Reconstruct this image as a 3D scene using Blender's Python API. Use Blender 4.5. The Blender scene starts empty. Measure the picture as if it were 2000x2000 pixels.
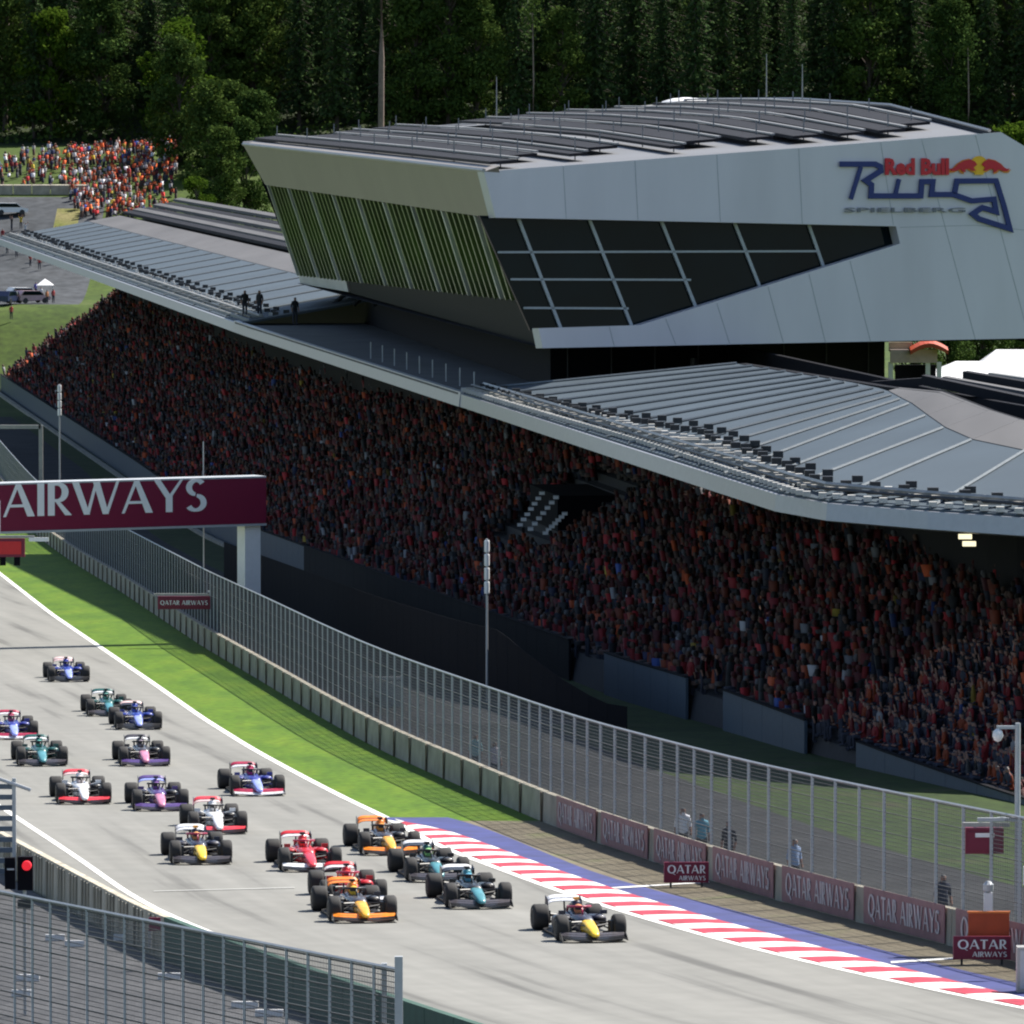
import bpy, bmesh, math, random
import numpy as np
from mathutils import Vector, Matrix, Quaternion

random.seed(7); rng = np.random.default_rng(11)
SC = bpy.context.scene
COL = SC.collection
# ------------------------------------------------------------------ camera, sky, sun, exposure
F = 14000.0            # focal length in pixels of the 2000 px photograph
HORIZ = 200.0          # image row of the level horizon
CZ = 33.3              # camera height above the valley floor
TH = math.atan((1000.0 - HORIZ) / F)
cam_d = bpy.data.cameras.new('camera'); cam = bpy.data.objects.new('camera', cam_d); COL.objects.link(cam)
cam.location = (0, 0, CZ); cam.rotation_euler = (math.pi / 2 - TH, 0, 0)
cam_d.sensor_width = 36; cam_d.lens = 36 * F / 2000
cam_d.clip_start = 1; cam_d.clip_end = 6000
SC.camera = cam
SUN = Vector((0.60, 0.46, 1.0)).normalized()       # towards the sun: behind and right of the stand
elev = math.asin(SUN.z); azim = math.atan2(SUN.x, SUN.y)
wd = bpy.data.worlds.new('World'); SC.world = wd; wd.use_nodes = True
nt = wd.node_tree; nt.nodes.clear()
sky = nt.nodes.new('ShaderNodeTexSky'); sky.sky_type = 'NISHITA'; sky.sun_disc = False
sky.sun_elevation = elev; sky.sun_rotation = azim; sky.altitude = 700; sky.dust_density = 1.5
bg = nt.nodes.new('ShaderNodeBackground'); bg.inputs[1].default_value = 0.075
wo = nt.nodes.new('ShaderNodeOutputWorld')
nt.links.new(sky.outputs[0], bg.inputs[0]); nt.links.new(bg.outputs[0], wo.inputs[0])
sun_d = bpy.data.lights.new('sun', 'SUN'); sun_d.energy = 4.5; sun_d.angle = math.radians(0.6); sun_d.color = (1, .95, .87)
sun_o = bpy.data.objects.new('sun', sun_d); COL.objects.link(sun_o)
sun_o.rotation_euler = (-SUN).to_track_quat('-Z', 'Y').to_euler(); sun_o.location = (40, 60, 200)
SC.view_settings.view_transform = 'Standard'; SC.view_settings.look = 'None'
SC.view_settings.exposure = 1.05; SC.view_settings.gamma = 1.0; SC.view_settings.use_curve_mapping = False
SC.render.engine = 'CYCLES'
SC.cycles.max_bounces = 6; SC.cycles.diffuse_bounces = 3; SC.cycles.glossy_bounces = 3
SC.cycles.transparent_max_bounces = 8; SC.cycles.use_denoising = True
SC.cycles.filter_width = 2.1

# ------------------------------------------------------------------ surveying helpers (photo pixel -> place)
FW = Vector((0, math.cos(TH), -math.sin(TH))); UP = Vector((0, math.sin(TH), math.cos(TH)))
CAMP = Vector((0, 0, CZ))
def ray(x, y):
    return FW + Vector(((x - 1000) / F, 0, 0)) + UP * ((1000 - y) / F)
def P(x, y, Y):
    d = ray(x, y); return CAMP + d * (Y / d.y)
GA, GB = CZ - 18.0, -0.02786        # track plane z = GA + GB*y
def G(x, y):
    d = ray(x, y); t = (GA - CZ) / (d.z - GB * d.y); return CAMP + d * t
def RP(x, y, p0, n):                # ray / plane
    d = ray(x, y); return CAMP + d * ((p0 - CAMP).dot(n) / d.dot(n))
def pix(p):
    d = Vector(p) - CAMP; k = d.dot(FW); return 1000 + F * d.x / k, 1000 - F * d.dot(UP) / k
def gz(Y):
    a = GA + GB * np.asarray(Y, float); return 0.5 * (a + np.sqrt(a * a + 0.36))
def gzf(Y): return float(gz(Y))
class Line:                          # plan line X(Y) from ground pixels or (Y,X) pairs
    def __init__(s, pts, ground=True):
        q = sorted([(G(*p).y, G(*p).x) for p in pts] if ground else pts)
        ys = np.array([a for a, b in q]); xs = np.array([b for a, b in q])
        y = np.arange(ys[0], ys[-1], 0.5); x = np.interp(y, ys, xs)
        k = np.ones(25) / 25; xp = np.concatenate([x[0] + (x[1] - x[0]) * np.arange(-12, 0), x, x[-1] + (x[-1] - x[-2]) * np.arange(1, 13)])
        s.y, s.x = y, np.convolve(xp, k, 'valid')
    def __call__(s, Y):
        Y = np.asarray(Y, float); r = np.interp(Y, s.y, s.x)
        m0 = (s.x[20] - s.x[0]) / (s.y[20] - s.y[0]); m1 = (s.x[-1] - s.x[-60]) / (s.y[-1] - s.y[-60])
        r = np.where(Y < s.y[0], s.x[0] + m0 * (Y - s.y[0]), r)
        return np.where(Y > s.y[-1], s.x[-1] + m1 * (Y - s.y[-1]), r)

# ------------------------------------------------------------------ object helpers
def tag(o, label=None, cat=None, group=None, kind=None):
    if label: o['label'] = label
    if cat: o['category'] = cat
    if group: o['group'] = group
    if kind: o['kind'] = kind
    return o
def empty(name, loc=(0, 0, 0), parent=None):
    o = bpy.data.objects.new(name, None); COL.objects.link(o); o.location = loc
    if parent: o.parent = parent
    return o
def link(name, me, mats=None, parent=None, loc=None):
    o = bpy.data.objects.new(name, me); COL.objects.link(o)
    if mats is not None and not me.materials:
        for m in (mats if isinstance(mats, (list, tuple)) else [mats]): me.materials.append(m)
    if parent: o.parent = parent
    if loc is not None: o.location = loc
    return o
class MB:
    def __init__(s): s.v, s.f, s.m, s.uv = [], [], [], None
    def add(s, vs, fs, mi=0):
        b = len(s.v); s.v += [tuple(v) for v in vs]; s.f += [tuple(i + b for i in f) for f in fs]; s.m += [mi] * len(fs); return s
    def poly(s, vs, mi=0): return s.add(vs, [tuple(range(len(vs)))], mi)
    def hexa(s, q, mi=0):            # 8 corners: bottom ring then top ring
        return s.add(q, [(3, 2, 1, 0), (4, 5, 6, 7), (0, 1, 5, 4), (1, 2, 6, 5), (2, 3, 7, 6), (3, 0, 4, 7)], mi)
    def box(s, c, d, mi=0, rz=0.0, M=None):
        x, y, z = d[0] / 2, d[1] / 2, d[2] / 2
        q = [Vector(p) for p in ((-x, -y, -z), (x, -y, -z), (x, y, -z), (-x, y, -z), (-x, -y, z), (x, -y, z), (x, y, z), (-x, y, z))]
        R = M if M is not None else Matrix.Rotation(rz, 3, 'Z')
        return s.hexa([R @ p + Vector(c) for p in q], mi)
    def prism(s, poly, off, mi=0):   # polygon extruded by a vector
        n = len(poly); off = Vector(off); a = [Vector(p) for p in poly]
        fs = [tuple(range(n))[::-1], tuple(range(n, 2 * n))] + [(i, (i + 1) % n, n + (i + 1) % n, n + i) for i in range(n)]
        return s.add(a + [p + off for p in a], fs, mi)
    def tube(s, pts, r, n=6, mi=0, r1=None):
        pts = [Vector(p) for p in pts]; rs = np.linspace(r, r if r1 is None else r1, len(pts)); vs = []; fs = []
        for i, p in enumerate(pts):
            t = (pts[min(i + 1, len(pts) - 1)] - pts[max(i - 1, 0)]).normalized()
            a = t.cross(Vector((0, 0, 1)));
            if a.length < 1e-3: a = t.cross(Vector((1, 0, 0)))
            a.normalize(); b = t.cross(a)
            for k in range(n):
                w = 2 * math.pi * k / n; vs.append(p + (a * math.cos(w) + b * math.sin(w)) * rs[i])
        for i in range(len(pts) - 1):
            for k in range(n): fs.append((i * n + k, i * n + (k + 1) % n, (i + 1) * n + (k + 1) % n, (i + 1) * n + k))
        fs += [tuple(range(n))[::-1], tuple(range((len(pts) - 1) * n, len(pts) * n))]
        return s.add(vs, fs, mi)
    def loft(s, rings, mi=0, cap=True):
        n = len(rings[0]); vs = [p for r in rings for p in r]; fs = []
        for i in range(len(rings) - 1):
            for k in range(n): fs.append((i * n + k, i * n + (k + 1) % n, (i + 1) * n + (k + 1) % n, (i + 1) * n + k))
        if cap: fs += [tuple(range(n))[::-1], tuple(range((len(rings) - 1) * n, len(rings) * n))]
        return s.add(vs, fs, mi)
    def lathe(s, prof, n=16, axis='z', c=(0, 0, 0), mi=0):
        rings = []
        for r, h in prof:
            ring = []
            for k in range(n):
                w = 2 * math.pi * k / n; a, b = r * math.cos(w), r * math.sin(w)
                ring.append(Vector(c) + (Vector((a, b, h)) if axis == 'z' else Vector((h, a, b))))
            rings.append(ring)
        return s.loft(rings, mi)
    def mesh(s, name, mats, smooth=False):
        me = bpy.data.meshes.new(name); me.from_pydata(s.v, [], s.f)
        for m in (mats if isinstance(mats, (list, tuple)) else [mats]): me.materials.append(m)
        if len(me.materials) > 1: me.polygons.foreach_set('material_index', s.m)
        if smooth: me.polygons.foreach_set('use_smooth', [True] * len(me.polygons))
        me.update(); return me
    def build(s, name, mats, parent=None, smooth=False, loc=None):
        return link(name, s.mesh(name, mats, smooth), None, parent, loc)
def copy_tree(o, parent=None):
    c = o.copy(); COL.objects.link(c)
    if parent is not None: c.parent = parent
    for ch in list(o.children): copy_tree(ch, c)
    return c

# ------------------------------------------------------------------ materials
MATS = {}
def mat(name, col, rough=.6, metal=0.0, var=.12, scale=3.0, bump=0.0, bscale=20.0, spec=.5, emit=None, coat=0.0, obj=False, streak=None):
    if name in MATS: return MATS[name]
    m = bpy.data.materials.new(name); m.use_nodes = True; n = m.node_tree.nodes; l = m.node_tree.links
    b = n['Principled BSDF']; b.inputs['Roughness'].default_value = rough; b.inputs['Metallic'].default_value = metal
    b.inputs['Specular IOR Level'].default_value = spec; b.inputs['Coat Weight'].default_value = coat
    tc = n.new('ShaderNodeTexCoord'); no = n.new('ShaderNodeTexNoise'); no.inputs['Scale'].default_value = scale; no.inputs['Detail'].default_value = 5
    if streak:
        mp = n.new('ShaderNodeMapping'); mp.inputs['Scale'].default_value = streak
        l.new(tc.outputs['UV' if obj == 'uv' else 'Object'], mp.inputs[0]); l.new(mp.outputs[0], no.inputs[0])
    else: l.new(tc.outputs['Object'], no.inputs[0])
    mr = n.new('ShaderNodeMapRange'); mr.inputs[1].default_value = .25; mr.inputs[2].default_value = .75
    mr.inputs[3].default_value = 1 - var; mr.inputs[4].default_value = 1 + var; l.new(no.outputs[0], mr.inputs[0])
    mx = n.new('ShaderNodeVectorMath'); mx.operation = 'SCALE'; l.new(mr.outputs[0], mx.inputs['Scale'])
    if obj is True:
        oi = n.new('ShaderNodeObjectInfo'); l.new(oi.outputs['Color'], mx.inputs[0])
    else: mx.inputs[0].default_value = col
    l.new(mx.outputs[0], b.inputs['Base Color'])
    if bump:
        n2 = n.new('ShaderNodeTexNoise'); n2.inputs['Scale'].default_value = bscale; n2.inputs['Detail'].default_value = 4; l.new(tc.outputs['Object'], n2.inputs[0])
        bp = n.new('ShaderNodeBump'); bp.inputs['Strength'].default_value = bump; l.new(n2.outputs[0], bp.inputs['Height']); l.new(bp.outputs[0], b.inputs['Normal'])
    if emit: b.inputs['Emission Color'].default_value = (*emit[:3], 1); b.inputs['Emission Strength'].default_value = emit[3]
    MATS[name] = m; return m
def mix_mat(name, stops, scale, rough=.9, detail=6, streak=None, uv=False, scale2=None, amt2=.25, bump=.0):
    """ground materials: colour ramp over noise, times a finer noise"""
    m = bpy.data.materials.new(name); m.use_nodes = True; n = m.node_tree.nodes; l = m.node_tree.links; b = n['Principled BSDF']
    b.inputs['Roughness'].default_value = rough; b.inputs['Specular IOR Level'].default_value = .25
    tc = n.new('ShaderNodeTexCoord'); mp = n.new('ShaderNodeMapping'); mp.inputs['Scale'].default_value = streak or (1, 1, 1)
    l.new(tc.outputs['UV' if uv else 'Object'], mp.inputs[0])
    a = n.new('ShaderNodeTexNoise'); a.inputs['Scale'].default_value = scale; a.inputs['Detail'].default_value = detail; l.new(mp.outputs[0], a.inputs[0])
    cr = n.new('ShaderNodeValToRGB'); l.new(a.outputs[0], cr.inputs[0]); e = cr.color_ramp.elements
    while len(e) < len(stops): e.new(.5)
    for i, (p, c) in enumerate(stops): e[i].position = p; e[i].color = (*c, 1)
    c2 = n.new('ShaderNodeTexNoise'); c2.inputs['Scale'].default_value = scale2 or scale * 9; c2.inputs['Detail'].default_value = 3; l.new(tc.outputs['Object'], c2.inputs[0])
    mr = n.new('ShaderNodeMapRange'); mr.inputs[1].default_value = .3; mr.inputs[2].default_value = .7; mr.inputs[3].default_value = 1 - amt2; mr.inputs[4].default_value = 1 + amt2
    l.new(c2.outputs[0], mr.inputs[0]); mx = n.new('ShaderNodeVectorMath'); mx.operation = 'SCALE'
    l.new(cr.outputs[0], mx.inputs[0]); l.new(mr.outputs[0], mx.inputs['Scale']); l.new(mx.outputs[0], b.inputs['Base Color'])
    if bump:
        bp = n.new('ShaderNodeBump'); bp.inputs['Strength'].default_value = bump; l.new(c2.outputs[0], bp.inputs['Height']); l.new(bp.outputs[0], b.inputs['Normal'])
    MATS[name] = m; return m
def leaf_mat(name, c0, c1, transl=.25):
    m = bpy.data.materials.new(name); m.use_nodes = True; n = m.node_tree.nodes; l = m.node_tree.links; n.clear()
    out = n.new('ShaderNodeOutputMaterial'); d = n.new('ShaderNodeBsdfDiffuse'); t = n.new('ShaderNodeBsdfTranslucent'); mx = n.new('ShaderNodeMixShader'); mx.inputs[0].default_value = transl
    g = n.new('ShaderNodeNewGeometry'); oi = n.new('ShaderNodeObjectInfo'); ad = n.new('ShaderNodeMath'); ad.operation = 'MULTIPLY_ADD'; ad.inputs[1].default_value = .55; 
    l.new(g.outputs['Random Per Island'], ad.inputs[0]); ml = n.new('ShaderNodeMath'); ml.operation = 'MULTIPLY'; ml.inputs[1].default_value = .45
    l.new(oi.outputs['Random'], ml.inputs[0]); l.new(ml.outputs[0], ad.inputs[2])
    cr = n.new('ShaderNodeValToRGB'); cr.color_ramp.elements[0].color = (*c0, 1); cr.color_ramp.elements[1].color = (*c1, 1); l.new(ad.outputs[0], cr.inputs[0])
    l.new(cr.outputs[0], d.inputs[0]); l.new(cr.outputs[0], t.inputs[0]); l.new(d.outputs[0], mx.inputs[1]); l.new(t.outputs[0], mx.inputs[2]); l.new(mx.outputs[0], out.inputs[0])
    MATS[name] = m; return m
def attr_mat(name):
    m = bpy.data.materials.new(name); m.use_nodes = True; n = m.node_tree.nodes; l = m.node_tree.links; b = n['Principled BSDF']
    a = n.new('ShaderNodeAttribute'); a.attribute_name = 'col'; l.new(a.outputs['Color'], b.inputs['Base Color']); b.inputs['Roughness'].default_value = .85
    MATS[name] = m; return m

ASPH = mix_mat('asphalt', [(.30, (.112, .110, .102)), (.42, (.188, .186, .171)), (.6, (.212, .209, .192)), (.75, (.232, .228, .210))], 1.0, streak=(.9, .03, 1), uv=True, scale2=.9, amt2=.06, rough=.85)
ASPH_DK = mix_mat('service_asphalt', [(.3, (.09, .09, .095)), (.7, (.14, .14, .145))], .3, scale2=4, amt2=.2)
GRASS = mix_mat('grass', [(.28, (.046, .105, .003)), (.5, (.070, .138, .004)), (.75, (.098, .160, .006))], .6, scale2=3.0, amt2=.28, bump=.6, streak=(1, .25, 1))
MEADOW = mix_mat('meadow', [(.3, (.03, .055, .006)), (.55, (.05, .08, .010)), (.75, (.08, .095, .028))], .12, scale2=1.2, amt2=.25)
FLOORM = mix_mat('forest_floor', [(.3, (.012, .02, .008)), (.7, (.03, .045, .012))], .3, scale2=2, amt2=.3)
TARM = mix_mat('service_tarmac_painted_shade', [(.3, (.016, .017, .018)), (.7, (.032, .033, .034))], .3, scale2=4, amt2=.2)  # tarmac colour darkened to stand in for the grandstand's shade
TURFSH = mix_mat('bank_turf_painted_shade', [(.3, (.016, .032, .005)), (.55, (.028, .05, .008)), (.75, (.045, .042, .022))], .4, scale2=3, amt2=.3)  # turf darkened in its colour in place of the stand's shade
DIRT = mix_mat('runoff_gravel', [(.3, (.125, .105, .072)), (.6, (.165, .142, .098)), (.75, (.14, .145, .07))], .5, scale2=5, amt2=.15)
CONC = mat('concrete', (.30, .275, .22), .9, var=.3, scale=1.0, bump=.1)
CONC_ST = mat('streaked_concrete', (.44, .395, .31), .9, var=.45, scale=1.0, streak=(3, 3, .25))
WHITEP = mat('white_line_paint', (.74, .73, .69), .7, var=.20, scale=1.3)
FAINT = mat('worn_line_paint', (.36, .36, .34), .8, var=.1, scale=.6)
REDP = mat('red_kerb_paint', (.40, .02, .045), .65, var=.38, scale=1.3)
BLUEP = mat('blue_kerb_paint', (.030, .038, .155), .75, var=.35, scale=.9)
GALV = mat('galvanised_steel', (.42, .44, .46), .5, .2, var=.1)
WIRE = mat('wire', (.085, .092, .10), .7, .0, var=.05)
DARKM = mat('dark_metal', (.018, .019, .022), .5, .0)
BLACK = mat('stair_shade_black', (.006, .006, .009), .9, spec=.1)
SOFF = mat('soffit_shade', (.014, .014, .018), .7, .0, spec=.15)
WALLDK = mat('light_block_dark', (.010, .010, .013), .8, spec=.1)
ALU = mat('aluminium_panel', (.60, .585, .62), .45, .1, var=.10, scale=.5, streak=(.5, .5, .12), bump=.05, bscale=.35)
BEIGE = mat('bronze_panel', (.26, .228, .20), .5, .2, var=.06, scale=.2)
FIN = mat('fin_green_reflection', (.11, .155, .055), .3, .2, var=.5, scale=.3)  # green tone imitates landscape mirrored in the fins
GLASS = mat('dark_glass', (.002, .008, .011), .04, 0, var=.5, scale=.2, spec=.12, bump=.04, bscale=.6)
MIRG = mat('glass_green_reflection', (.11, .20, .015), .2, .0, var=.6, scale=.35)  # mirrored greenery put into the pane colour
MULL = mat('mullion', (.33, .36, .38), .45, .3)
ROOFB = mat('roof_steel_sky_reflection', (.060, .080, .098), .65, .0, spec=.2, var=.16, scale=.10)  # blue tone stands for sky reflected in the metal
ROOFG = mat('roof_grey_reflection_and_rail', (.085, .082, .082), .7, .0, var=.25, scale=.25, streak=(1, .15, 1))  # grey imitates clouds mirrored in the rear roof; plain colour on rails
FASC = mat('fascia_steel', (.36, .37, .41), .4, .4, var=.06)
RAILW = mat('pale_rail', (.34, .335, .32), .5, .2)
PV = mat('dark_roof_slat', (.018, .018, .022), .75, .0, spec=.12)
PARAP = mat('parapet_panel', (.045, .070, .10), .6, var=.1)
STEP = mat('stand_concrete', (.03, .028, .03), .9, var=.2)
MAROON = mat('maroon_board', (.17, .006, .035), .5, var=.04)
MAROON2 = mat('faded_maroon_board', (.24, .12, .13), .6, var=.2, scale=2)
TXT = mat('white_lettering', (.82, .82, .82), .5, var=.02)
TXT2 = mat('faded_lettering', (.50, .45, .46), .6, var=.2, scale=3)
WHITE = mat('white_paint', (.78, .78, .78), .45, var=.04)
NAVYL = mat('navy_letter', (.008, .024, .15), .5, var=.03)
REDL = mat('red_letter', (.55, .008, .02), .45, var=.03)
YELL = mat('yellow_disc', (.85, .48, .01), .45, var=.05)
GREYL = mat('grey_letter', (.16, .17, .19), .5, var=.03)
ORANGE = mat('orange_board', (.42, .06, .012), .5)
GREENB = mat('green_hoarding', (.03, .085, .06), .7, var=.2)
LAMPR = mat('red_lamp', (.6, .01, .02), .4, emit=(1, .02, .04, .3))
REDSC = mat('red_screen', (.25, .006, .012), .4, emit=(1, .01, .015, .05))
LAMPW = mat('stand_lamp', (.6, .55, .4), .4, emit=(1, .9, .6, .6))
BARK = mat('bark', (.075, .055, .045), .9, var=.3, scale=4)
BARKP = mat('pale_bark', (.21, .155, .13), .9, var=.3, scale=2)
LEAF_C = leaf_mat('spruce_needles', (.030, .056, .024), (.062, .098, .032), .12)
LEAF_D = leaf_mat('broad_leaves', (.036, .068, .020), (.078, .116, .026), .15)
LEAF_L = leaf_mat('bright_leaves', (.035, .075, .008), (.105, .16, .02), .35)
SKIN = mat('skin', (.26, .14, .10), .7)
CLOTH = mat('clothing', (1, 1, 1), .9, obj=True, var=.1, scale=5)
TROUS = mat('dark_trousers', (.03, .033, .05), .9)
CROWD = attr_mat('crowd_clothing')

# ------------------------------------------------------------------ plan lines
R_EDGE = Line([(0, 1122), (100, 1200), (206, 1272), (297, 1334), (395, 1403), (493, 1464), (594, 1519), (700, 1573), (765, 1602), (852, 1653), (955, 1690), (1080, 1738), (1200, 1777), (1366, 1826), (1573, 1880), (1821, 1934), (2000, 1971), (2200, 2010)])
L_EDGE = Line([(29, 1595), (145, 1671), (268, 1758), (362, 1803), (489, 1852), (565, 1885), (707, 1937), (860, 1990), (1000, 2030), (1300, 2100)])
WALL_R = Line([(-90, 935), (76, 1055), (150, 1105), (232, 1154), (398, 1265), (505, 1328), (620, 1398), (699, 1443), (777, 1482), (856, 1517), (976, 1570), (1092, 1620), (1200, 1660), (1300, 1692), (1399, 1726), (1573, 1776), (1862, 1851), (2080, 1905)])
WALL_L = Line([(226.4, -16.2), (214, -13.6), (197, -10), (184, -6.2), (171, -2.3), (150, 4.5)], ground=False)
KERB_O = Line([(765, 1599), (806, 1603), (897, 1630), (1026, 1678), (1146, 1721), (1300, 1769), (1448, 1812), (1697, 1876), (2000, 1952), (2200, 1998)])
BLUE_O = Line([(800, 1592), (873, 1594), (968, 1625), (1080, 1674), (1204, 1722), (1386, 1766), (1531, 1806), (1697, 1850), (1862, 1893), (2000, 1925), (2200, 1970)])
FRONT = Line([(240, 22.4), (257, 18.2), (283, 12.06), (325.6, 4.65), (400, -4.7), (500, -17.2), (630, -33.25), (830, -59.3), (905, -69)], ground=False)
RS = .93
ROOF_Z = CZ - 16.66 * RS
ROOFX = Line([(a * RS, b * RS) for a, b in ((290, 14.0), (301, 11.9), (413, -3.2), (536, -19.9), (880, -62.9), (900, -65.4))], ground=False)
K_START = G(765, 1600).y          # where the kerb begins

def strip(name, la, lb, y0, y1, n, dz, m, kind='structure', z2=None, ca=2, uvw=None):
    Y = np.linspace(y0, y1, n + 1); xa, xb = la(Y), lb(Y); z = gz(Y); vs = []; uvs = []
    for i in range(n + 1):
        for j in range(ca):
            t = j / (ca - 1); vs.append((xa[i] * (1 - t) + xb[i] * t, Y[i], z[i] + dz)); uvs.append((t * (xb[i] - xa[i]), Y[i]))
    fs = [(i * ca + j, i * ca + j + 1, (i + 1) * ca + j + 1, (i + 1) * ca + j) for i in range(n) for j in range(ca - 1)]
    me = bpy.data.meshes.new(name); me.from_pydata(vs, [], fs); me.materials.append(m)
    u = me.uv_layers.new(name='UV'); lp = np.zeros(len(me.loops), int); me.loops.foreach_get('vertex_index', lp)
    u.data.foreach_set('uv', np.array(uvs, float)[lp].ravel()); me.update()
    o = link(name, me); 
    if kind: o['kind'] = kind
    return o

# ------------------------------------------------------------------ ground, track, verge
def hill(X, Y):
    """terrain: valley floor, bank behind the stand, wooded hillside"""
    z = gz(Y)
    u = X - FRONT(Y)                                # metres behind the stand's front line
    back = np.clip((u - 19) / 9, 0, 1); back = back * back * (3 - 2 * back)
    z = z * (1 - back) + np.maximum(z, 12.5) * back
    end = np.clip((Y - 836) / 22, 0, 1) * np.clip((u + 22) / 14, 0, 1); end = end * end * (3 - 2 * end)
    z = z * (1 - end) + np.maximum(z, 9.2) * end
    s = np.clip((Y - 862) / 96, 0, 1); h = 9.2 + 18.5 * s * s * (3 - 2 * s) * 1.0 + np.clip(Y - 958, 0, 400) * .22
    lat = np.clip((u + 40) / 20, 0, 1)
    z = np.where(Y > 855, np.maximum(z, z * (1 - lat) + h * lat), z)
    return z
def hillz(x, y): return float(hill(np.array([x]), np.array([y]))[0])
gx = np.concatenate([np.linspace(-900, -140, 14), np.arange(-130, 131, 3.0), np.linspace(140, 900, 14)])
gy = np.concatenate([np.linspace(-60, 140, 9), np.arange(150, 1080, 5.0), np.linspace(1090, 1800, 24)])
XX, YY = np.meshgrid(gx, gy); ZZ = hill(XX, YY) - .10
nx = len(gx); vs = np.stack([XX, YY, ZZ], -1).reshape(-1, 3)
fs = [(j * nx + i, j * nx + i + 1, (j + 1) * nx + i + 1, (j + 1) * nx + i) for j in range(len(gy) - 1) for i in range(nx - 1)]
me = bpy.data.meshes.new('ground'); me.from_pydata(vs.tolist(), [], fs); me.materials.append(MEADOW); me.materials.append(FLOORM); me.materials.append(mix_mat('hill_asphalt', [(.3, (.035, .040, .046)), (.7, (.07, .075, .082))], .12, scale2=.8, amt2=.3)); me.materials.append(mix_mat('dry_grass', [(.3, (.10, .11, .02)), (.7, (.17, .15, .06))], .3))
me.polygons.foreach_set('material_index', [1 if vs[f[0]][1] > 952 else (3 if 897 < vs[f[0]][1] < 911 and -60.5 < vs[f[0]][0] < -56 else (2 if 858 <= vs[f[0]][1] < 919 and -84 < vs[f[0]][0] < -53.5 else 0)) for f in fs]); me.polygons.foreach_set('use_smooth', [True] * len(fs)); me.update()
link('ground', me)['kind'] = 'structure'
W = 0.16
tL = lambda Y: np.where(np.asarray(Y) < 0, 0, L_EDGE(Y))
strip('race_track', lambda Y: L_EDGE(Y) - 2.6, lambda Y: R_EDGE(Y) + .1, 130, 620, 330, 0.0, ASPH, ca=6)
strip('track_edge_line', lambda Y: R_EDGE(Y) - .12, lambda Y: R_EDGE(Y) + .16, 130, 620, 330, .010, WHITEP)
strip('track_edge_line', lambda Y: L_EDGE(Y) - .12, lambda Y: L_EDGE(Y) + .10, 130, 420, 220, .010, WHITEP)
strip('grass_verge', lambda Y: R_EDGE(Y) + .16, WALL_R, K_START - 1.5, 760, 350, .004, GRASS, ca=5)
strip('grass_verge', lambda Y: np.minimum(R_EDGE(Y), WALL_R(Y)) - 60, lambda Y: L_EDGE(Y) - 2.6, 240, 620, 120, -.03, GRASS)
strip('run_off', lambda Y: BLUE_O(Y) - .1, lambda Y: WALL_R(Y), 140, K_START - 1.0, 80, .006, DIRT, ca=3)
strip('blue_painted_strip', KERB_O, BLUE_O, 140, K_START + .6, 110, .012, BLUEP)
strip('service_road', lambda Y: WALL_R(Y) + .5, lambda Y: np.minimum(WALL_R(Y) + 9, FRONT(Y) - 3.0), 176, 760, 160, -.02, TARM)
strip('bank_turf', lambda Y: np.minimum(WALL_R(Y) + 9, FRONT(Y) - 3.0), lambda Y: FRONT(Y) + .3, 215, 760, 160, -.018, TURFSH)
strip('paddock_lane', lambda Y: WALL_L(Y) - 14, lambda Y: WALL_L(Y) - .15, 120, 300, 50, -.03, ASPH_DK)
# kerb with painted blocks
ker = empty('kerb', (0, 0, 0)); ker['kind'] = 'structure'
yk = K_START - .5; i = 0
while yk > 150:
    d = 1.5
    mb = MB(); q = []
    for (yy, fl) in ((yk, 0), (yk - d + .02, 0)):
        a, b = float(R_EDGE(yy)) + .17, float(KERB_O(yy)); z = gzf(yy)
        if b < a + .05: b = a + .05
        q += [((a, yy, z + .012), (a, yy, z + .03), (a + (b - a) * .55, yy, z + .06), (b, yy, z + .03), (b, yy, z + .008))]
    mb.loft(q, 0); mb.build('kerb_block', REDP if i % 2 else WHITEP, ker)
    yk -= d; i += 1
def cross_line(x0, y0, x1, y1, w, m, dz=.016):
    a, b = G(x0, y0), G(x1, y1); o = MB()
    N = 24; vs = []
    for k in range(N + 1):
        p = a.lerp(b, k / N); vs += [(p.x, p.y - w / 2, gzf(p.y - w / 2) + dz), (p.x, p.y + w / 2, gzf(p.y + w / 2) + dz)]
    o.add(vs, [(2 * k, 2 * k + 1, 2 * k + 3, 2 * k + 2) for k in range(N)]); r = o.build('painted_cross_line', m); r['kind'] = 'structure'; return r
cross_line(300, 1742, 575, 1735, .28, FAINT); cross_line(800, 1724, 838, 1722, .28, FAINT)
cross_line(1190, 1737, 1385, 1725, .5, WHITEP, .03); cross_line(1740, 1882, 1868, 1874, .5, WHITEP, .03)

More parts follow.
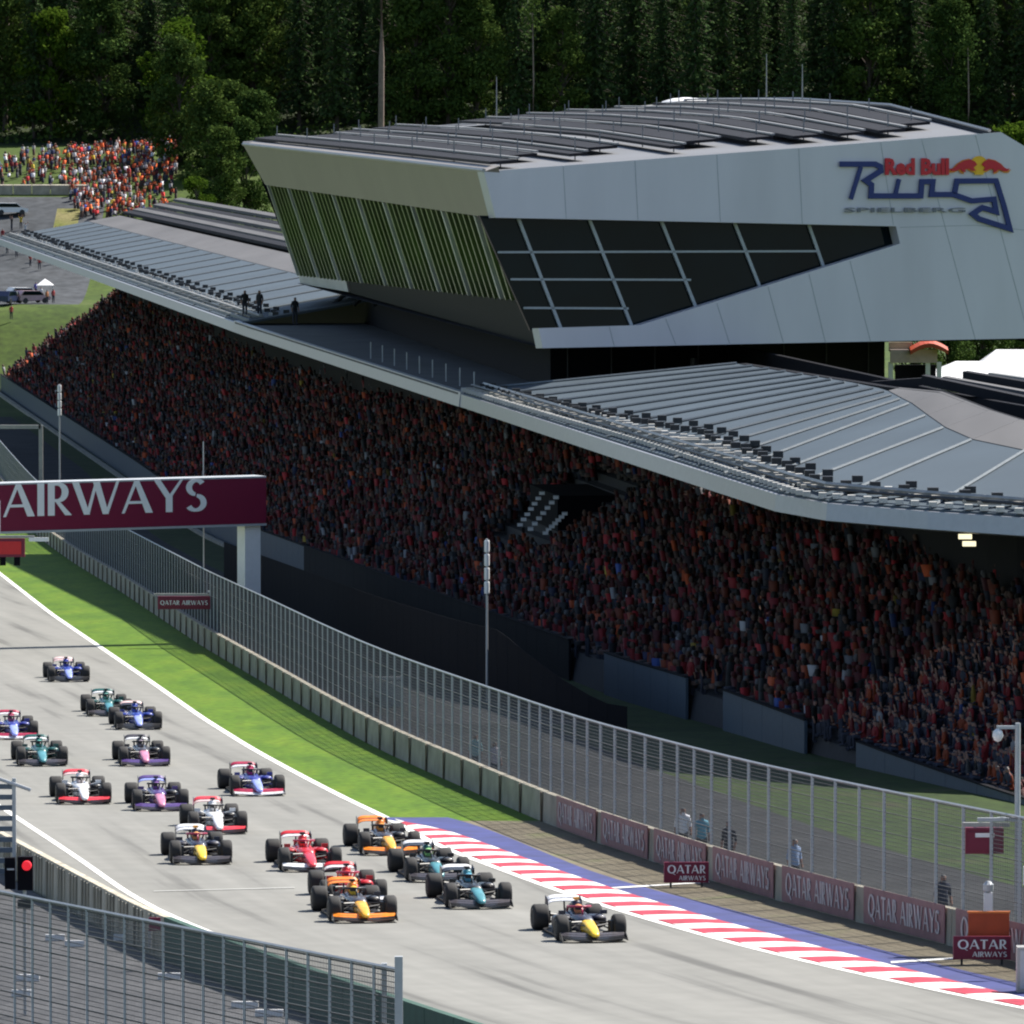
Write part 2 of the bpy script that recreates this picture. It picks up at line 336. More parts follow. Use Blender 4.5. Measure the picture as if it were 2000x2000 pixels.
# ------------------------------------------------------------------ safety walls and debris fences
def debris_fence(name, line, ys, zb, zt, label, wires_h, wires_v, pr=.045, side=.12, curl=0, wr=1.0):
    t = tag(empty(name, (float(line(ys[0])), ys[0], gzf(ys[0]))), label, 'fence'); o0 = t.location.copy()
    pm = MB().box((0, 0, (zt - zb) / 2), (pr * 2, pr * 1.6, zt - zb)).mesh('fence_post', GALV)
    base = [Vector((float(line(y)) + side, y, gzf(y) + zb)) for y in ys]
    for b in base: link('post', pm, None, t, b - o0)
    mw = MB(); mr = MB()
    for i in range(len(base) - 1):
        a, b = base[i], base[i + 1]
        def rib(p, q, r):
            d = Vector((0, 0, r)); e = Vector((r, -r * .3, 0)); 
            mw.add([p - d, p + d * .5 + e, p + d * .5 - e, q - d, q + d * .5 + e, q + d * .5 - e], [(0, 1, 4, 3), (1, 2, 5, 4), (2, 0, 3, 5)])
        H = zt - zb
        for k in range(wires_h):
            z = Vector((0, 0, H * (k + .5) / wires_h)); rib(a + z - o0, b + z - o0, (.0085 if k % 5 else .017) * wr)
        for k in range(1, wires_v):
            p = a.lerp(b, k / wires_v) - o0; r = .007
            mw.add([p + Vector((r, 0, 0)), p + Vector((-r, r, 0)), p + Vector((-r, -r, 0)), p + Vector((r, 0, H)), p + Vector((-r, r, H)), p + Vector((-r, -r, H))], [(0, 1, 4, 3), (1, 2, 5, 4), (2, 0, 3, 5)])
        z = Vector((0, 0, H)); mr.tube([a + z - o0, b + z - o0], .035, 4)
    w = mw.build('wire_mesh', WIRE, t); w['kind'] = 'stuff'
    mr.build('top_rail', GALV, t); return t
def space(line, y0, y1, d):
    ys = [y0]; 
    while ys[-1] < y1:
        y = ys[-1]; m = float(line(y + 1) - line(y)); ys.append(y + d / math.hypot(1, m))
    return ys
FENCE_YS = space(WALL_R, 184, 700, 2.25)
debris_fence('debris_fence', WALL_R, FENCE_YS, .95, 3.95, 'tall galvanised wire debris fence running along the grandstand side of the track', 26, 16, pr=.05, side=.30, wr=1.1)
wall = tag(empty('safety_wall', (float(WALL_R(250)), 250, gzf(250))), 'long low concrete safety wall under the debris fence beside the green verge', 'wall')
ys = space(WALL_R, 182, 700, 4.5); wl = wall.location.copy()
BOARD_END = G(1085, 1618).y
for i in range(len(ys) - 1):
    y0, y1 = ys[i], ys[i + 1] - .05; q = []
    for y in (y0, y1):
        x = float(WALL_R(y)); z = gzf(y); q.append((x, y, z))
    (xa, ya, za), (xb, yb, zb2) = q
    B = [(xa, ya, za - .1), (xa + .3, ya, za - .1), (xb + .3, yb, zb2 - .1), (xb, yb, zb2 - .1)]; T = [(x + (.04 if k in (0, 3) else -.02), y, z + 1.15) for k, (x, y, z) in enumerate(B)]
    MB().hexa([Vector(p) - wl for p in B + T]).build('concrete_block', CONC, wall)
    if y0 > BOARD_END:      # rusty joint plate between blocks
        MB().box(Vector((xa - .03, ya, za + .5)) - wl, (.05, .28, 1.05)).build('joint_plate', MATS.get('rust') or mat('rust', (.15, .115, .075), .9, var=.4, scale=4), wall)

# lettering -------------------------------------------------------
def st(p0, p1, w0, w1=None):        # stroke with horizontal cuts when slanted, else square
    w1 = w0 if w1 is None else w1
    if abs(p1[1] - p0[1]) > abs(p1[0] - p0[0]) * .4: return [(p0[0] - w0 / 2, p0[1]), (p0[0] + w0 / 2, p0[1]), (p1[0] + w1 / 2, p1[1]), (p1[0] - w1 / 2, p1[1])]
    return [(p0[0], p0[1] - w0 / 2), (p1[0], p1[1] - w1 / 2), (p1[0], p1[1] + w1 / 2), (p0[0], p0[1] + w0 / 2)]
def arc(cx, cy, rx, ry, a0, a1, wfun, n=14):
    out = []
    for k in range(n):
        t0, t1 = [math.radians(a0 + (a1 - a0) * j / n) for j in (k, k + 1.02)]
        q = []
        for t in (t0, t1):
            w = wfun(t) / 2; q.append(((cx + (rx - w) * math.cos(t), cy + (ry - w) * math.sin(t)), (cx + (rx + w) * math.cos(t), cy + (ry + w) * math.sin(t))))
        out.append([q[0][0], q[0][1], q[1][1], q[1][0]])
    return out
TH_, TN = .20, .085
vw = lambda t: TN + (TH_ - TN) * abs(math.cos(t))
GLY = {
 'A': (.94, [st((.05, 0), (.44, 1), TN, TN + .02), st((.83, 0), (.45, 1), TH_ + .02, TH_ * .8), st((.2, .33), (.66, .33), TN)]),
 'I': (.30, [st((.15, 0), (.15, 1), TH_, TH_)]),
 'R': (.74, [st((.13, 0), (.13, 1), TH_, TH_), st((.12, .96), (.34, .96), TN), st((.12, .46), (.34, .46), TN), st((.28, .47), (.64, 0), .12, .2)] + arc(.32, .71, .22, .25, -90, 90, vw)),
 'W': (1.42, [st((.08, 1), (.42, 0), TH_, TH_ * .9), st((.44, 0), (.70, 1), TN + .02, TN), st((.70, 1), (.98, 0), TH_, TH_ * .9), st((1.0, 0), (1.34, 1), TN + .02, TN)]),
 'Y': (.92, [st((.1, 1), (.45, .45), TH_, TH_), st((.84, 1), (.47, .45), TN, TN + .03), st((.46, 0), (.46, .5), TH_, TH_)]),
 'S': (.66, arc(.33, .74, .22, .215, 35, 262, lambda t: .09 + .09 * abs(math.cos(t))) + arc(.31, .265, .24, .225, 82, -150, lambda t: .09 + .09 * abs(math.cos(t)))),
 'Q': (1.08, arc(.52, .5, .42, .46, 0, 360, vw, 22) + [st((.55, .12), (.95, -.18), .14, .1)]),
 'T': (.74, [st((.36, 0), (.36, 1), TH_, TH_), st((0, .95), (.72, .95), .1)]),
}
def lettering(name, text, org, ux, uy, cap, m, parent, gap=.07, off=.02, width=None, adv=None):
    """flat raised letters: org = lower left corner, ux/uy unit vectors in the board's plane"""
    nrm = ux.cross(uy).normalized(); w = sum(GLY[c][0] + gap for c in text if c != ' ') + .5 * text.count(' ') - gap
    sx = cap if width is None else width / w; x = 0; objs = []; k = 0
    for c in text:
        if c == ' ': x += .5; continue
        mb = MB(); gw, strokes = GLY[c]
        for j, s in enumerate(strokes):
            o = nrm * (off * .3 + .0025 * (j % 7)); mb.prism([org + ux * ((x + a) * sx) + uy * (b * cap) + o for a, b in s], nrm * off)
        mb.build('letter', m, parent); x += gw + gap
    return objs

# sponsor boards on the near part of the wall
yb = BOARD_END; nb = 0
while yb > 186:
    L = 7.6; y1 = yb - L + .9
    mbx = MB(); rows = []
    for y in np.linspace(yb, y1, 5):
        x = float(WALL_R(y)) - .05; z = gzf(y); rows.append(((x, y, z + .05), (x + .03, y, z + .05), (x + .03, y, z + 1.12), (x, y, z + 1.12)))
    nb += 1
    bd = tag(empty('sponsor_board', (float(WALL_R(yb)) - .05, yb, gzf(yb))), ['faded maroon sponsor board with pale lettering on the wall, %s from the orange marshal board' % s for s in ('ninth', 'eighth', 'seventh', 'sixth', 'fifth', 'fourth', 'third', 'second', 'first', 'nearest')][min(nb - 1, 9)], 'sponsor board', 'sponsor boards along the wall')
    bl = bd.location.copy()
    mbx.v = []; mbx.loft([[Vector(p) - bl for p in r] for r in rows]); mbx.build('panel', MAROON2, bd)
    A = Vector((float(WALL_R(yb - .5)) - .06, yb - .5, gzf(yb - .5) + .28)); E = Vector((float(WALL_R(y1 + .3)) - .06, y1 + .3, gzf(y1 + .3) + .28))
    ux = (E - A).normalized(); uy = Vector((0, 0, 1)); uy = (uy - ux * uy.dot(ux)).normalized()
    lettering('letter', 'QATAR AIRWAYS', A - bl, ux, uy, .66, TXT2, bd, width=(E - A).length, off=.015)
    yb -= L
def small_sign(px0, py0, px1, py1, label, Y=None):
    Yd = G((px0 + px1) / 2, py1).y if Y is None else Y
    a, b = P(px0, py1 - 3, Yd - 1.5), P(px1, py1 - 3, Yd - 1.35); h = (P(px0, py0, Yd - 1.5) - a).length
    s = tag(empty('brake_board', a), label, 'sign', 'small maroon boards beside the track'); ux = (b - a).normalized(); uz = Vector((0, 0, 1)); uz = (uz - ux * uz.dot(ux)).normalized(); w = (b - a).length
    n = ux.cross(uz)
    MB().prism([Vector((0, 0, 0)), ux * w, ux * w + uz * h, uz * h], -n * .12).build('panel', MAROON, s)
    lettering('l', 'QATAR', ux * w * .07 + uz * h * .46, ux, uz, h * .40, TXT, s, width=w * .86)
    lettering('l', 'AIRWAYS', ux * w * .33 + uz * h * .12, ux, uz, h * .22, TXT, s, width=w * .6)
    for f in (.15, .85): MB().box(ux * w * f - n * -.0 + Vector((0, .12, -.08)), (.06, .06, .36)).build('foot', DARKM, s)
small_sign(1297, 1684, 1384, 1727, 'small maroon board with white lettering at the wall beyond the leading car')
small_sign(1862, 1829, 1974, 1877, 'small maroon board with white lettering below the orange marshal board')

# left concrete wall and foreground fence
lw = tag(empty('pit_wall', (-12, 210, gzf(210))), 'streaked brown concrete wall along the left edge of the track', 'wall'); o0 = lw.location.copy()
ys = space(WALL_L, 150, 300, 2.4)
for i in range(len(ys) - 1):
    q = []
    for y in (ys[i], ys[i + 1] - .04):
        x = float(WALL_L(y)); z = gzf(y); q.append((Vector((x, y, z - .2)), Vector((x + .28, y, z - .2)), Vector((x + .24, y, z + 1.12)), Vector((x + .02, y, z + 1.12))))
    MB().loft([[p - o0 for p in r] for r in q]).build('concrete_block', CONC_ST if ys[i] > 194 else GREENB, lw)
    if ys[i] > 194:
        for f in (.25, .5, .75):
            b = q[0][0].lerp(q[1][0], f); MB().box(b - o0 + Vector((-.02, 0, .66)), (.05, .10, 1.2)).build('rib', CONC_ST, lw)
NF = Line([(118, 14), (132, 6.3), (150.2, -2.4), (158, -6.3), (166.6, -10.5), (172, -13.1), (190, -22)], ground=False)
fy = space(NF, 150.2, 178, 1.12)
nf = debris_fence('debris_fence', NF, fy, -.2, 3.95, 'grey wire debris fence in the lower left foreground', 36, 14, pr=.035, side=0, wr=1.5)
for i, b in enumerate([y for y in fy if y < 153]):
    pass
MB().box((0, 0, 2.1), (.17, .14, 4.25)).build('end_post', GALV, nf, loc=Vector((float(NF(150.2)) + .05, 150.1, gzf(150) + .0)) - nf.location)
MB().box((0, 0, 2.0), (.12, .12, 4.0)).build('end_post', GALV, nf, loc=Vector((float(NF(151)) + .12, 151.0, gzf(151) + .0)) - nf.location)

# pale barrier blocks and cones on the lane behind the foreground fence
for i, (px, py, L_) in enumerate(((108, 1836, .55), (146, 1848, .55), (232, 1836, .3), (330, 1912, .6), (478, 1968, .7), (526, 1984, .7), (55, 1915, .6), (42, 1945, .5))):
    a = G(px, py); t = tag(empty('barrier_block', a), 'small white barrier block behind the foreground fence, %s from the left' % ('third fourth fifth sixth seventh rightmost second leftmost'.split()[i] if i != 5 else 'rightmost'), 'barrier', 'white blocks behind the foreground fence')
    MB().loft([[(x, -.12, 0), (x, .12, 0), (x, .07, .16), (x, -.07, .16)] for x in (-L_ / 2, L_ / 2)]).build('block', WHITE, t)
# ------------------------------------------------------------------ start gantry
g0, g1 = P(520, 1022, 379), P(0, 1027, 371.6)
ux = (g0 - g1).normalized(); ux.z = 0; ux.normalize(); uz = Vector((0, 0, 1)); nn = ux.cross(uz)   # nn faces the camera
zt = P(520, 933, 379).z - g0.z
gan = tag(empty('gantry', Vector((g0.x - .5, g0.y, gzf(379)))), 'maroon advertising gantry with large white letters spanning the track', 'gantry'); go = gan.location.copy()
gl = g0 - ux * 40
MB().prism([gl - go, g0 - go, g0 + uz * zt - go, gl + uz * zt - go], -nn * 1.4).build('beam', MAROON, gan)
MB().prism([gl - go + uz * zt + nn * .03, g0 - go + uz * zt + nn * .03, g0 - go + uz * (zt + .09) + nn * .03, gl - go + uz * (zt + .09) + nn * .03], -nn * 1.45).build('trim', GALV, gan)
MB().prism([gl - go - uz * .12 + nn * .04, g0 - go - uz * .12 + nn * .04, g0 - go - uz * .002 + nn * .04, gl - go - uz * .002 + nn * .04], -nn * 1.45).build('trim', GALV, gan)
lo = RP(5, 1010, g0, nn); hi_ = RP(5, 946, g0, nn); e_ = RP(404, 1009, g0, nn)
lettering('l', 'AIRWAYS', lo - go + nn * .02, ux, uz, hi_.z - lo.z, TXT, gan, width=(e_ - lo).length, gap=.03)
for s in (.68, 38.5):
    b = g0 - ux * s - nn * .7; zg = gzf(b.y)
    MB().box((b.x - go.x, b.y - go.y, (zg + g0.z - .12) / 2 - go.z), (.92, .92, g0.z - .12 - zg), rz=math.atan2(ux.y, ux.x)).build('pillar', WHITE, gan)

# ------------------------------------------------------------------ poles, signals and small street furniture
def pole(name, px, ytop, Y, label, cat, r=.06, zg=None, bands=False, parts=None, gx=None):
    top = P(px, ytop, Y); zb = hillz(top.x, Y) - .05 if zg is None else zg
    t = tag(empty(name, (top.x, Y, zb)), label, cat); H = top.z - zb
    MB().tube([(0, 0, 0), (0, 0, H)], r, 8, r1=r * .8).build('pole', GALV, t)
    if bands:
        for k in range(4): MB().lathe([(r * 1.9, 0), (r * 2.2, .05), (r * 2.2, .5), (r * 1.9, .55)], 8, c=(0, 0, H - .62 * (k + 1))).build('lamp', WHITE, t)
    return t, H
WPY = lambda px, py, extra: None
t, H = pole('banded_mast', 951, 1052, 322, 'slim mast with white banded top rising behind the fence', 'mast', .055, bands=True)
t, H = pole('banded_mast', 116, 750, 560, 'distant slim mast with white top at far left of the grandstand', 'mast', .07, bands=True)
t, H = pole('thin_mast', 397, 862, 380, 'thin dark mast rising behind the gantry lettering', 'mast', .035)
# camera pole at the right edge
t, H = pole('camera_pole', 1988, 1412, 196, 'tall grey pole with camera arm at the right edge of the fence', 'pole', .09)
MB().box((-.28, 0, H - .12), (.6, .09, .09)).build('arm', GALV, t)
MB().lathe([(.05, .2), (.13, .12), (.15, 0), (.10, -.12), (.02, -.16)], 12, c=(-.55, 0, H - .36)).build('camera_dome', WHITE, t, smooth=True)
MB().box((-.5, 0, H - 2.66), (1.2, .10, .10)).build('arm', GALV, t)
# maroon light panel on a bracket
def light_panel(px0, py0, px1, py1, Y, label, screen, arm_to=None, txt=False):
    a, b, c = P(px0, py1, Y), P(px1, py1, Y), P(px0, py0, Y); w, h = b.x - a.x, c.z - a.z
    t = tag(empty('signal_panel', a), label, 'signal panel')
    MB().box((w / 2, .2, h / 2), (w, .35, h)).build('housing', MAROON, t)
    MB().box((w * .5, .0, h * .5), (w * .88, .05, h * .7)).build('screen', screen, t)
    MB().box((w * .55, .15, h + .09), (w * 1.25, .14, .12)).build('hood', RAILW, t)
    if arm_to is not None: MB().box((w + (arm_to - w) / 2, .25, h + .24), (arm_to - w + .3, .12, .10)).build('arm', GALV, t)
    return t, w, h
t, w, h = light_panel(1886, 1618, 1960, 1668, 197, 'small maroon signal panel with white strip on a bracket beside the camera pole', MAROON, 1.45)
MB().box((w * .5, -.04, h * .74), (w * .5, .03, h * .16)).build('white_strip', TXT, t)
t, w, h = light_panel(308, 1165, 411, 1190, 372, 'small dark maroon sign with tiny lettering on a bracket from the gantry pillar', MAROON, 4.9)
lettering('l', 'QATAR AIRWAYS', Vector((w * .05, -.03, h * .35)), Vector((1, 0, 0)), Vector((0, 0, 1)), h * .34, TXT, t, width=w * .9)
t, w, h = light_panel(-60, 1052, 48, 1088, 365, 'red signal screen hanging under the left part of the gantry', REDSC)
for f in (.60, .86): MB().box((w * f, .2, -.22), (.3, .3, .44)).build('lamp_box', BLACK, t)
MB().box((w * .5, 1.5, h + 1.0), (.14, .14, 1.7)).build('hanger', GALV, t); MB().box((w * .9 + 1.0, .1, h * .95), (1.0, .1, .2)).build('bracket', WHITE, t)
# orange marshal board and white device at right
a = P(1892, 1828, 193.9)
t = tag(empty('marshal_board', a), 'orange marshal board standing above the maroon board at right', 'board'); MB().box((.55, .1, .3), (1.12, .08, .62)).build('panel', ORANGE, t); MB().box((.55, .09, .64), (1.16, .12, .05)).build('top_edge', mat('orange_edge', (.75, .2, .04), .5), t)
a = P(1930, 1795, 196); t = tag(empty('marshal_light', (a.x, a.y, gzf(a.y))), 'white marshal light unit on a stalk behind the wall at right', 'signal'); zz = a.z - gzf(a.y)
MB().box((0, 0, zz + .35), (.24, .2, .75)).build('body', WHITE, t); MB().lathe([(.03, .72), (.14, .78), (.15, .95), (.06, 1.05)], 10, c=(0, 0, zz)).build('lamp', GALV, t); MB().tube([(0, 0, 0), (0, 0, zz)], .05, 6).build('stalk', GALV, t)
a = P(2006, 1880, 186); t = tag(empty('grey_cabinet', (a.x, a.y, gzf(a.y))), 'pale grey cabinet at the lower end of the wall at right edge', 'cabinet'); MB().box((.1, 0, .6), (.75, .5, 1.2)).build('body', RAILW, t); MB().box((.1, -.26, .62), (.6, .03, 1.0)).build('door', GALV, t)
a = P(2004, 1725, 190); t = tag(empty('white_sign', (a.x, a.y, a.z)), 'small white and pink sign cut by the right picture edge', 'sign'); MB().box((.2, 0, .2), (.55, .05, .5)).build('panel', TXT, t); MB().box((.1, -.03, .2), (.2, .02, .3)).build('mark', MAROON, t)
# traffic light at lower left
a = P(10, 1738, 180); t = tag(empty('traffic_light', a), 'black traffic light with one lit red lamp in front of the left wall', 'traffic light'); 
k = 180 / F
MB().box((10 * k, 0, 33 * k), (20 * k, .25, 62 * k)).build('housing', BLACK, t); MB().box((40 * k, .0, 33 * k), (30 * k, .25, 66 * k)).build('housing', BLACK, t)
MB().lathe([(.001, -.17), (9 * k, -.16), (9.5 * k, -.12), (9.5 * k, 0)], 14, c=(0, 0, 0)).build('lamp', LAMPR, t, loc=(44 * k, -.13 + .0, 50 * k)).rotation_euler = (math.radians(90), 0, 0)
for o in t.children:
    if o.name.startswith('lamp'): o.rotation_euler = (math.radians(-90), 0, 0); o.location.y = -.2
MB().box((12 * k, -.16, 42 * k), (14 * k, .06, .04)).build('bracket', GALV, t); MB().box((40 * k, 0, -28 * k), (30 * k, .25, 16 * k)).build('lower_box', BLACK, t)
MB().tube([(38 * k, .05, -4.0), (38 * k, .05, 0)], .05, 6).build('post', GALV, t)
a = P(292, 1812, 192.5); t = tag(empty('small_maroon_sign', a), 'small square maroon sign at the corner of the left wall', 'sign'); MB().box((.14, 0, .1), (.32, .06, .36)).build('panel', MAROON, t); MB().box((.0, .03, -.3), (.1, .06, .5)).build('post', RAILW, t)
# grey lattice mast at left edge
a = P(14, 1640, 222); t = tag(empty('lattice_mast', (a.x, a.y, gzf(a.y))), 'grey blue lattice mast at the left picture edge beside the track', 'mast'); 
for sx in (-.34, .22):
    MB().box((sx, 0, 1.6), (.12, .12, 3.2)).build('leg', GALV, t)
for k in range(9): MB().box((-.06, 0, .3 + k * .33), (.62, .05, .16)).build('slat', mat('blue_grey_slat', (.10, .125, .16), .6), t)
MB().tube([(-.3, 0, 3.2), (.75, -.2, 2.85)], .06, 6).build('arm', GALV, t)
# goal-like frame on the far left
a, b = P(80, 925, 560), P(80, 830, 560); t = tag(empty('sign_frame', (a.x, 560, gzf(560))), 'white goal like frame behind the gantry at far left', 'frame'); hh = b.z - gzf(560)
MB().box((0, 0, hh / 2), (.32, .3, hh)).build('post', RAILW, t); MB().box((-4, 0, hh - .15), (8, .3, .3)).build('crossbar', RAILW, t); MB().box((-8, 0, hh / 2), (.32, .3, hh)).build('post', RAILW, t)
# ------------------------------------------------------------------ people
def person_mesh(name, seated=False, arm=0, lean=0.0):
    J = {'pel': (0, 0, .95, .135), 'spi': (0, 0, 1.18, .13), 'che': (0, 0, 1.38, .15), 'nec': (0, -.01, 1.51, .06), 'hea': (0, -.03, 1.63, .098), 'top': (0, -.02, 1.72, .085)}
    E = [('pel', 'spi'), ('spi', 'che'), ('che', 'nec'), ('nec', 'hea'), ('hea', 'top')]
    for s, k in ((-1, 'l'), (1, 'r')):
        J['sh' + k] = (s * .19, 0, 1.42, .068)
        if arm == 1 or (arm == 2 and s > 0):
            J['el' + k] = (s * .30, -.05, 1.62, .05); J['wr' + k] = (s * .26, -.1, 1.86, .038); J['ha' + k] = (s * .25, -.11, 1.94, .042)
        elif seated:
            J['el' + k] = (s * .26, -.02, 1.16, .05); J['wr' + k] = (s * .14, -.26, 1.08, .038); J['ha' + k] = (s * .09, -.32, 1.08, .042)
        else:
            J['el' + k] = (s * .25, .02, 1.14, .05); J['wr' + k] = (s * .25, -.06, .90, .038); J['ha' + k] = (s * .24, -.08, .81, .042)
        J['hi' + k] = (s * .10, 0, .91, .095)
        if seated: J['kn' + k] = (s * .13, -.42, .98, .07); J['an' + k] = (s * .13, -.38, .56, .048); J['to' + k] = (s * .14, -.54, .51, .04)
        else: J['kn' + k] = (s * .11, -.02, .50, .07); J['an' + k] = (s * .12, .02, .09, .048); J['to' + k] = (s * .13, -.14, .04, .04)
        E += [('che', 'sh' + k), ('sh' + k, 'el' + k), ('el' + k, 'wr' + k), ('wr' + k, 'ha' + k), ('pel', 'hi' + k), ('hi' + k, 'kn' + k), ('kn' + k, 'an' + k), ('an' + k, 'to' + k)]
    dz = -.47 if seated else 0
    ks = list(J); me = bpy.data.meshes.new('skel'); vs = []
    for k in ks:
        x, y, z, r = J[k]; z += dz; y += -lean * max(0, z - .5); vs.append((x, y, z))
    me.from_pydata(vs, [(ks.index(a), ks.index(b)) for a, b in E], [])
    o = bpy.data.objects.new('skel', me); COL.objects.link(o)
    sk = o.modifiers.new('s', 'SKIN'); ss = o.modifiers.new('u', 'SUBSURF'); ss.levels = 1; ss.render_levels = 1
    if not me.skin_vertices:
        bpy.context.view_layer.objects.active = o; bpy.ops.mesh.customdata_skin_add() if hasattr(bpy.ops.mesh, 'customdata_skin_add') else None
    for i, k in enumerate(ks):
        r = J[k][3]; me.skin_vertices[0].data[i].radius = (r, r * (.78 if k in ('pel', 'spi', 'che') else 1)); me.skin_vertices[0].data[i].use_root = (k == 'pel')
    dg = bpy.context.evaluated_depsgraph_get(); out = bpy.data.meshes.new_from_object(o.evaluated_get(dg)); out.name = name
    bpy.data.objects.remove(o); out.materials.clear()
    for m in (CLOTH, SKIN, TROUS, DARKM): out.materials.append(m)
    mi = []
    for p in out.polygons:
        c = p.center; z = c.z - dz
        if z > 1.66 and z < 1.9 and abs(c.x) < .15: mi.append(3)
        elif z > 1.53 and abs(c.x) < .15: mi.append(1)
        elif (z > 1.66) or (not seated and abs(c.x) > .2 and z < 1.1) or (seated and c.y < -.25 and z > 1.06): mi.append(1)
        elif z < .93 or (seated and c.y < -.12): mi.append(2)
        else: mi.append(0)
    out.polygons.foreach_set('material_index', mi); out.polygons.foreach_set('use_smooth', [True] * len(mi)); out.update()
    return out
PM_SEAT = [person_mesh('person_seated', True, 0), person_mesh('person_seated_arm', True, 2), person_mesh('person_seated_lean', True, 0, .22)]
PM_STAND = [person_mesh('person_standing', False, 0), person_mesh('person_cheering', False, 1)]
SHIRTS = {k: tuple(c * .35 for c in v) for k, v in {'orange': (.60, .10, .025), 'red': (.50, .025, .03), 'navy blue': (.03, .035, .09), 'black': (.018, .018, .022), 'white': (.55, .54, .56), 'dark red': (.24, .016, .025), 'blue': (.05, .10, .35), 'grey': (.17, .17, .19), 'yellow': (.55, .38, .04)}.items()}  # clothes darkened in colour to deepen the shade under the roof
def person(loc, rz, mesh, color, label, group=None, trousers=None, scale=1.0):
    o = link('person', mesh); o.location = loc; o.rotation_euler = (0, 0, rz); o.color = (*color, 1); o.scale = (scale,) * 3
    return tag(o, label, 'person', group)

# ------------------------------------------------------------------ grandstand
NR = 19; RD, RR = .8, .38
def nrm(Y):
    m = float(FRONT(Y + 1) - FRONT(Y - 1)) / 2; L = math.hypot(1, m); return Vector((1 / L, -m / L, 0)), Vector((m / L, 1 / L, 0))
def zf(Y): return gzf(Y) + 1.35 - float(np.interp(Y, [240, 257, 266, 274, 286, 305, 330], [2.1, 1.7, 1.4, 1.1, .55, .15, 0]))
def rake(Y): return 1 + .55 * min(1, max(0, (Y - 330) / 110))
def seat(Y, u, dz=0):
    n, t = nrm(Y); return Vector((float(FRONT(Y)), Y, zf(Y) + (dz * rake(Y) if dz > 0 and u > .3 else dz))) + n * u
stand = tag(empty('grandstand', (float(FRONT(300)), 300, gzf(300))), 'long covered grandstand packed with spectators under a steel roof with sky reflections', 'grandstand'); so = stand.location.copy()
EDGES = list(np.linspace(243, 832, 25))
for i in range(len(EDGES) - 1):
    st_ = np.linspace(EDGES[i], EDGES[i + 1] - .1, 6); rings = []
    for Y in st_:
        r = [seat(Y, .0, -1.6)]
        for k in range(NR): r += [seat(Y, .35 + RD * k, RR * k - .02), seat(Y, .35 + RD * (k + 1), RR * k - .02)]
        r += [seat(Y, .35 + RD * NR + .5, RR * NR - .02), seat(Y, .35 + RD * NR + .5, -1.6)]
        rings.append([p - so for p in r])
    MB().loft(rings, cap=True).build('terrace', STEP, stand)
# front parapet panels with gate gaps
GATES = [(1126, 1172), (1352, 1400), (1597, 1640)]
ys = space(FRONT, 246, 828, 4.0)
for i in range(len(ys) - 1):
    a, b = ys[i], ys[i + 1] - .04; px, _ = pix(seat((a + b) / 2, 0, 0))
    if any(g[0] - 14 < px < g[1] + 14 for g in GATES): continue
    q = []
    for Y in (a, b): q.append([seat(Y, -.12, -1.45) - so, seat(Y, .0, -1.45) - so, seat(Y, .0, .55) - so, seat(Y, -.12, .55) - so])
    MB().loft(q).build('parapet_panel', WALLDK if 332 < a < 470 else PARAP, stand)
    q = [[seat(Y, -.16, .56) - so, seat(Y, .06, .56) - so, seat(Y, .06, .62) - so, seat(Y, -.16, .62) - so] for Y in (a, b)]
    MB().loft(q).build('coping', WALLDK, stand)
for i in range(0, len(ys) - 1):
    if ys[i] < 430: continue
    q = [[seat(Y, -1.0, -1.5) - so, seat(Y, -.6, -1.5) - so, seat(Y, -.6, -1.15) - so, seat(Y, -1.0, -1.15) - so] for Y in (ys[i], ys[i + 1] - .05)]
    MB().loft(q).build('foot_kerb', CONC, stand)
# back wall, added to block light from behind, and columns
U_BACK = .35 + RD * NR + .6
rg = [[seat(Y, U_BACK, 0) * 1 - so + Vector((0, 0, -2)), seat(Y, U_BACK + .3, 0) - so + Vector((0, 0, -2)), Vector((seat(Y, U_BACK + .3).x, seat(Y, U_BACK + .3).y, ROOF_Z + 2.1)) - so, Vector((seat(Y, U_BACK).x, seat(Y, U_BACK).y, ROOF_Z + 2.1)) - so] for Y in np.linspace(262, 824, 60)]
MB().loft(rg).build('back_wall', WALLDK, stand)
for Y in np.arange(300, 820, 22):
    p = seat(Y, 13.2, 5.6) - so; MB().tube([p, Vector((p.x, p.y, ROOF_Z + 1.6 - so.z))], .22, 8).build('column', DARKM, stand)
# black box imitates the dark stair opening; pale steps in the tier
best = min(((abs(pix(seat(Y, .35 + RD * k, RR * k))[0] - 1085) + abs(pix(seat(Y, .35 + RD * k, RR * k))[1] - 1035), Y, k) for Y in np.arange(300, 420, 1.0) for k in range(NR - 2)))
VY, VK = best[1], best[2]
vp = seat(VY, .35 + RD * VK, RR * VK); n_, t_ = nrm(VY)
rv = Matrix((n_, t_, (0, 0, 1))).transposed()
MB().box(vp - so + n_ * 2.2 + t_ * 5 + Vector((0, 0, .9)), (4.6, 12, 2.0), M=rv).build('stair_shade_block', BLACK, stand)
pst = mat('pale_stair', (.75, .77, .80), .5)
for k, (x0, y0, x1, y1, w) in enumerate(((1012, 1030, 1062, 958, .30), (1032, 1038, 1090, 966, .55), (1062, 1044, 1106, 1000, .4))):
    yv = VY - 5.5; a, b = P(x0, y0, yv), P(x1, y1, yv + .8)
    for j in range(7):
        c = a.lerp(b, (j + .5) / 7); MB().box(c - so, (.30, w * 1.6, .16)).build('stair_tread', pst, stand)
# small lamps under the roof at right
for (px, py, Y) in ((1812, 1020, 273), (1885, 1048, 273), (1893, 1062, 272.5), (1945, 1028, 272)):
    p = P(px, py, Y); MB().box(p - so, (.5, .3, .18)).build('lamp', LAMPW, stand)

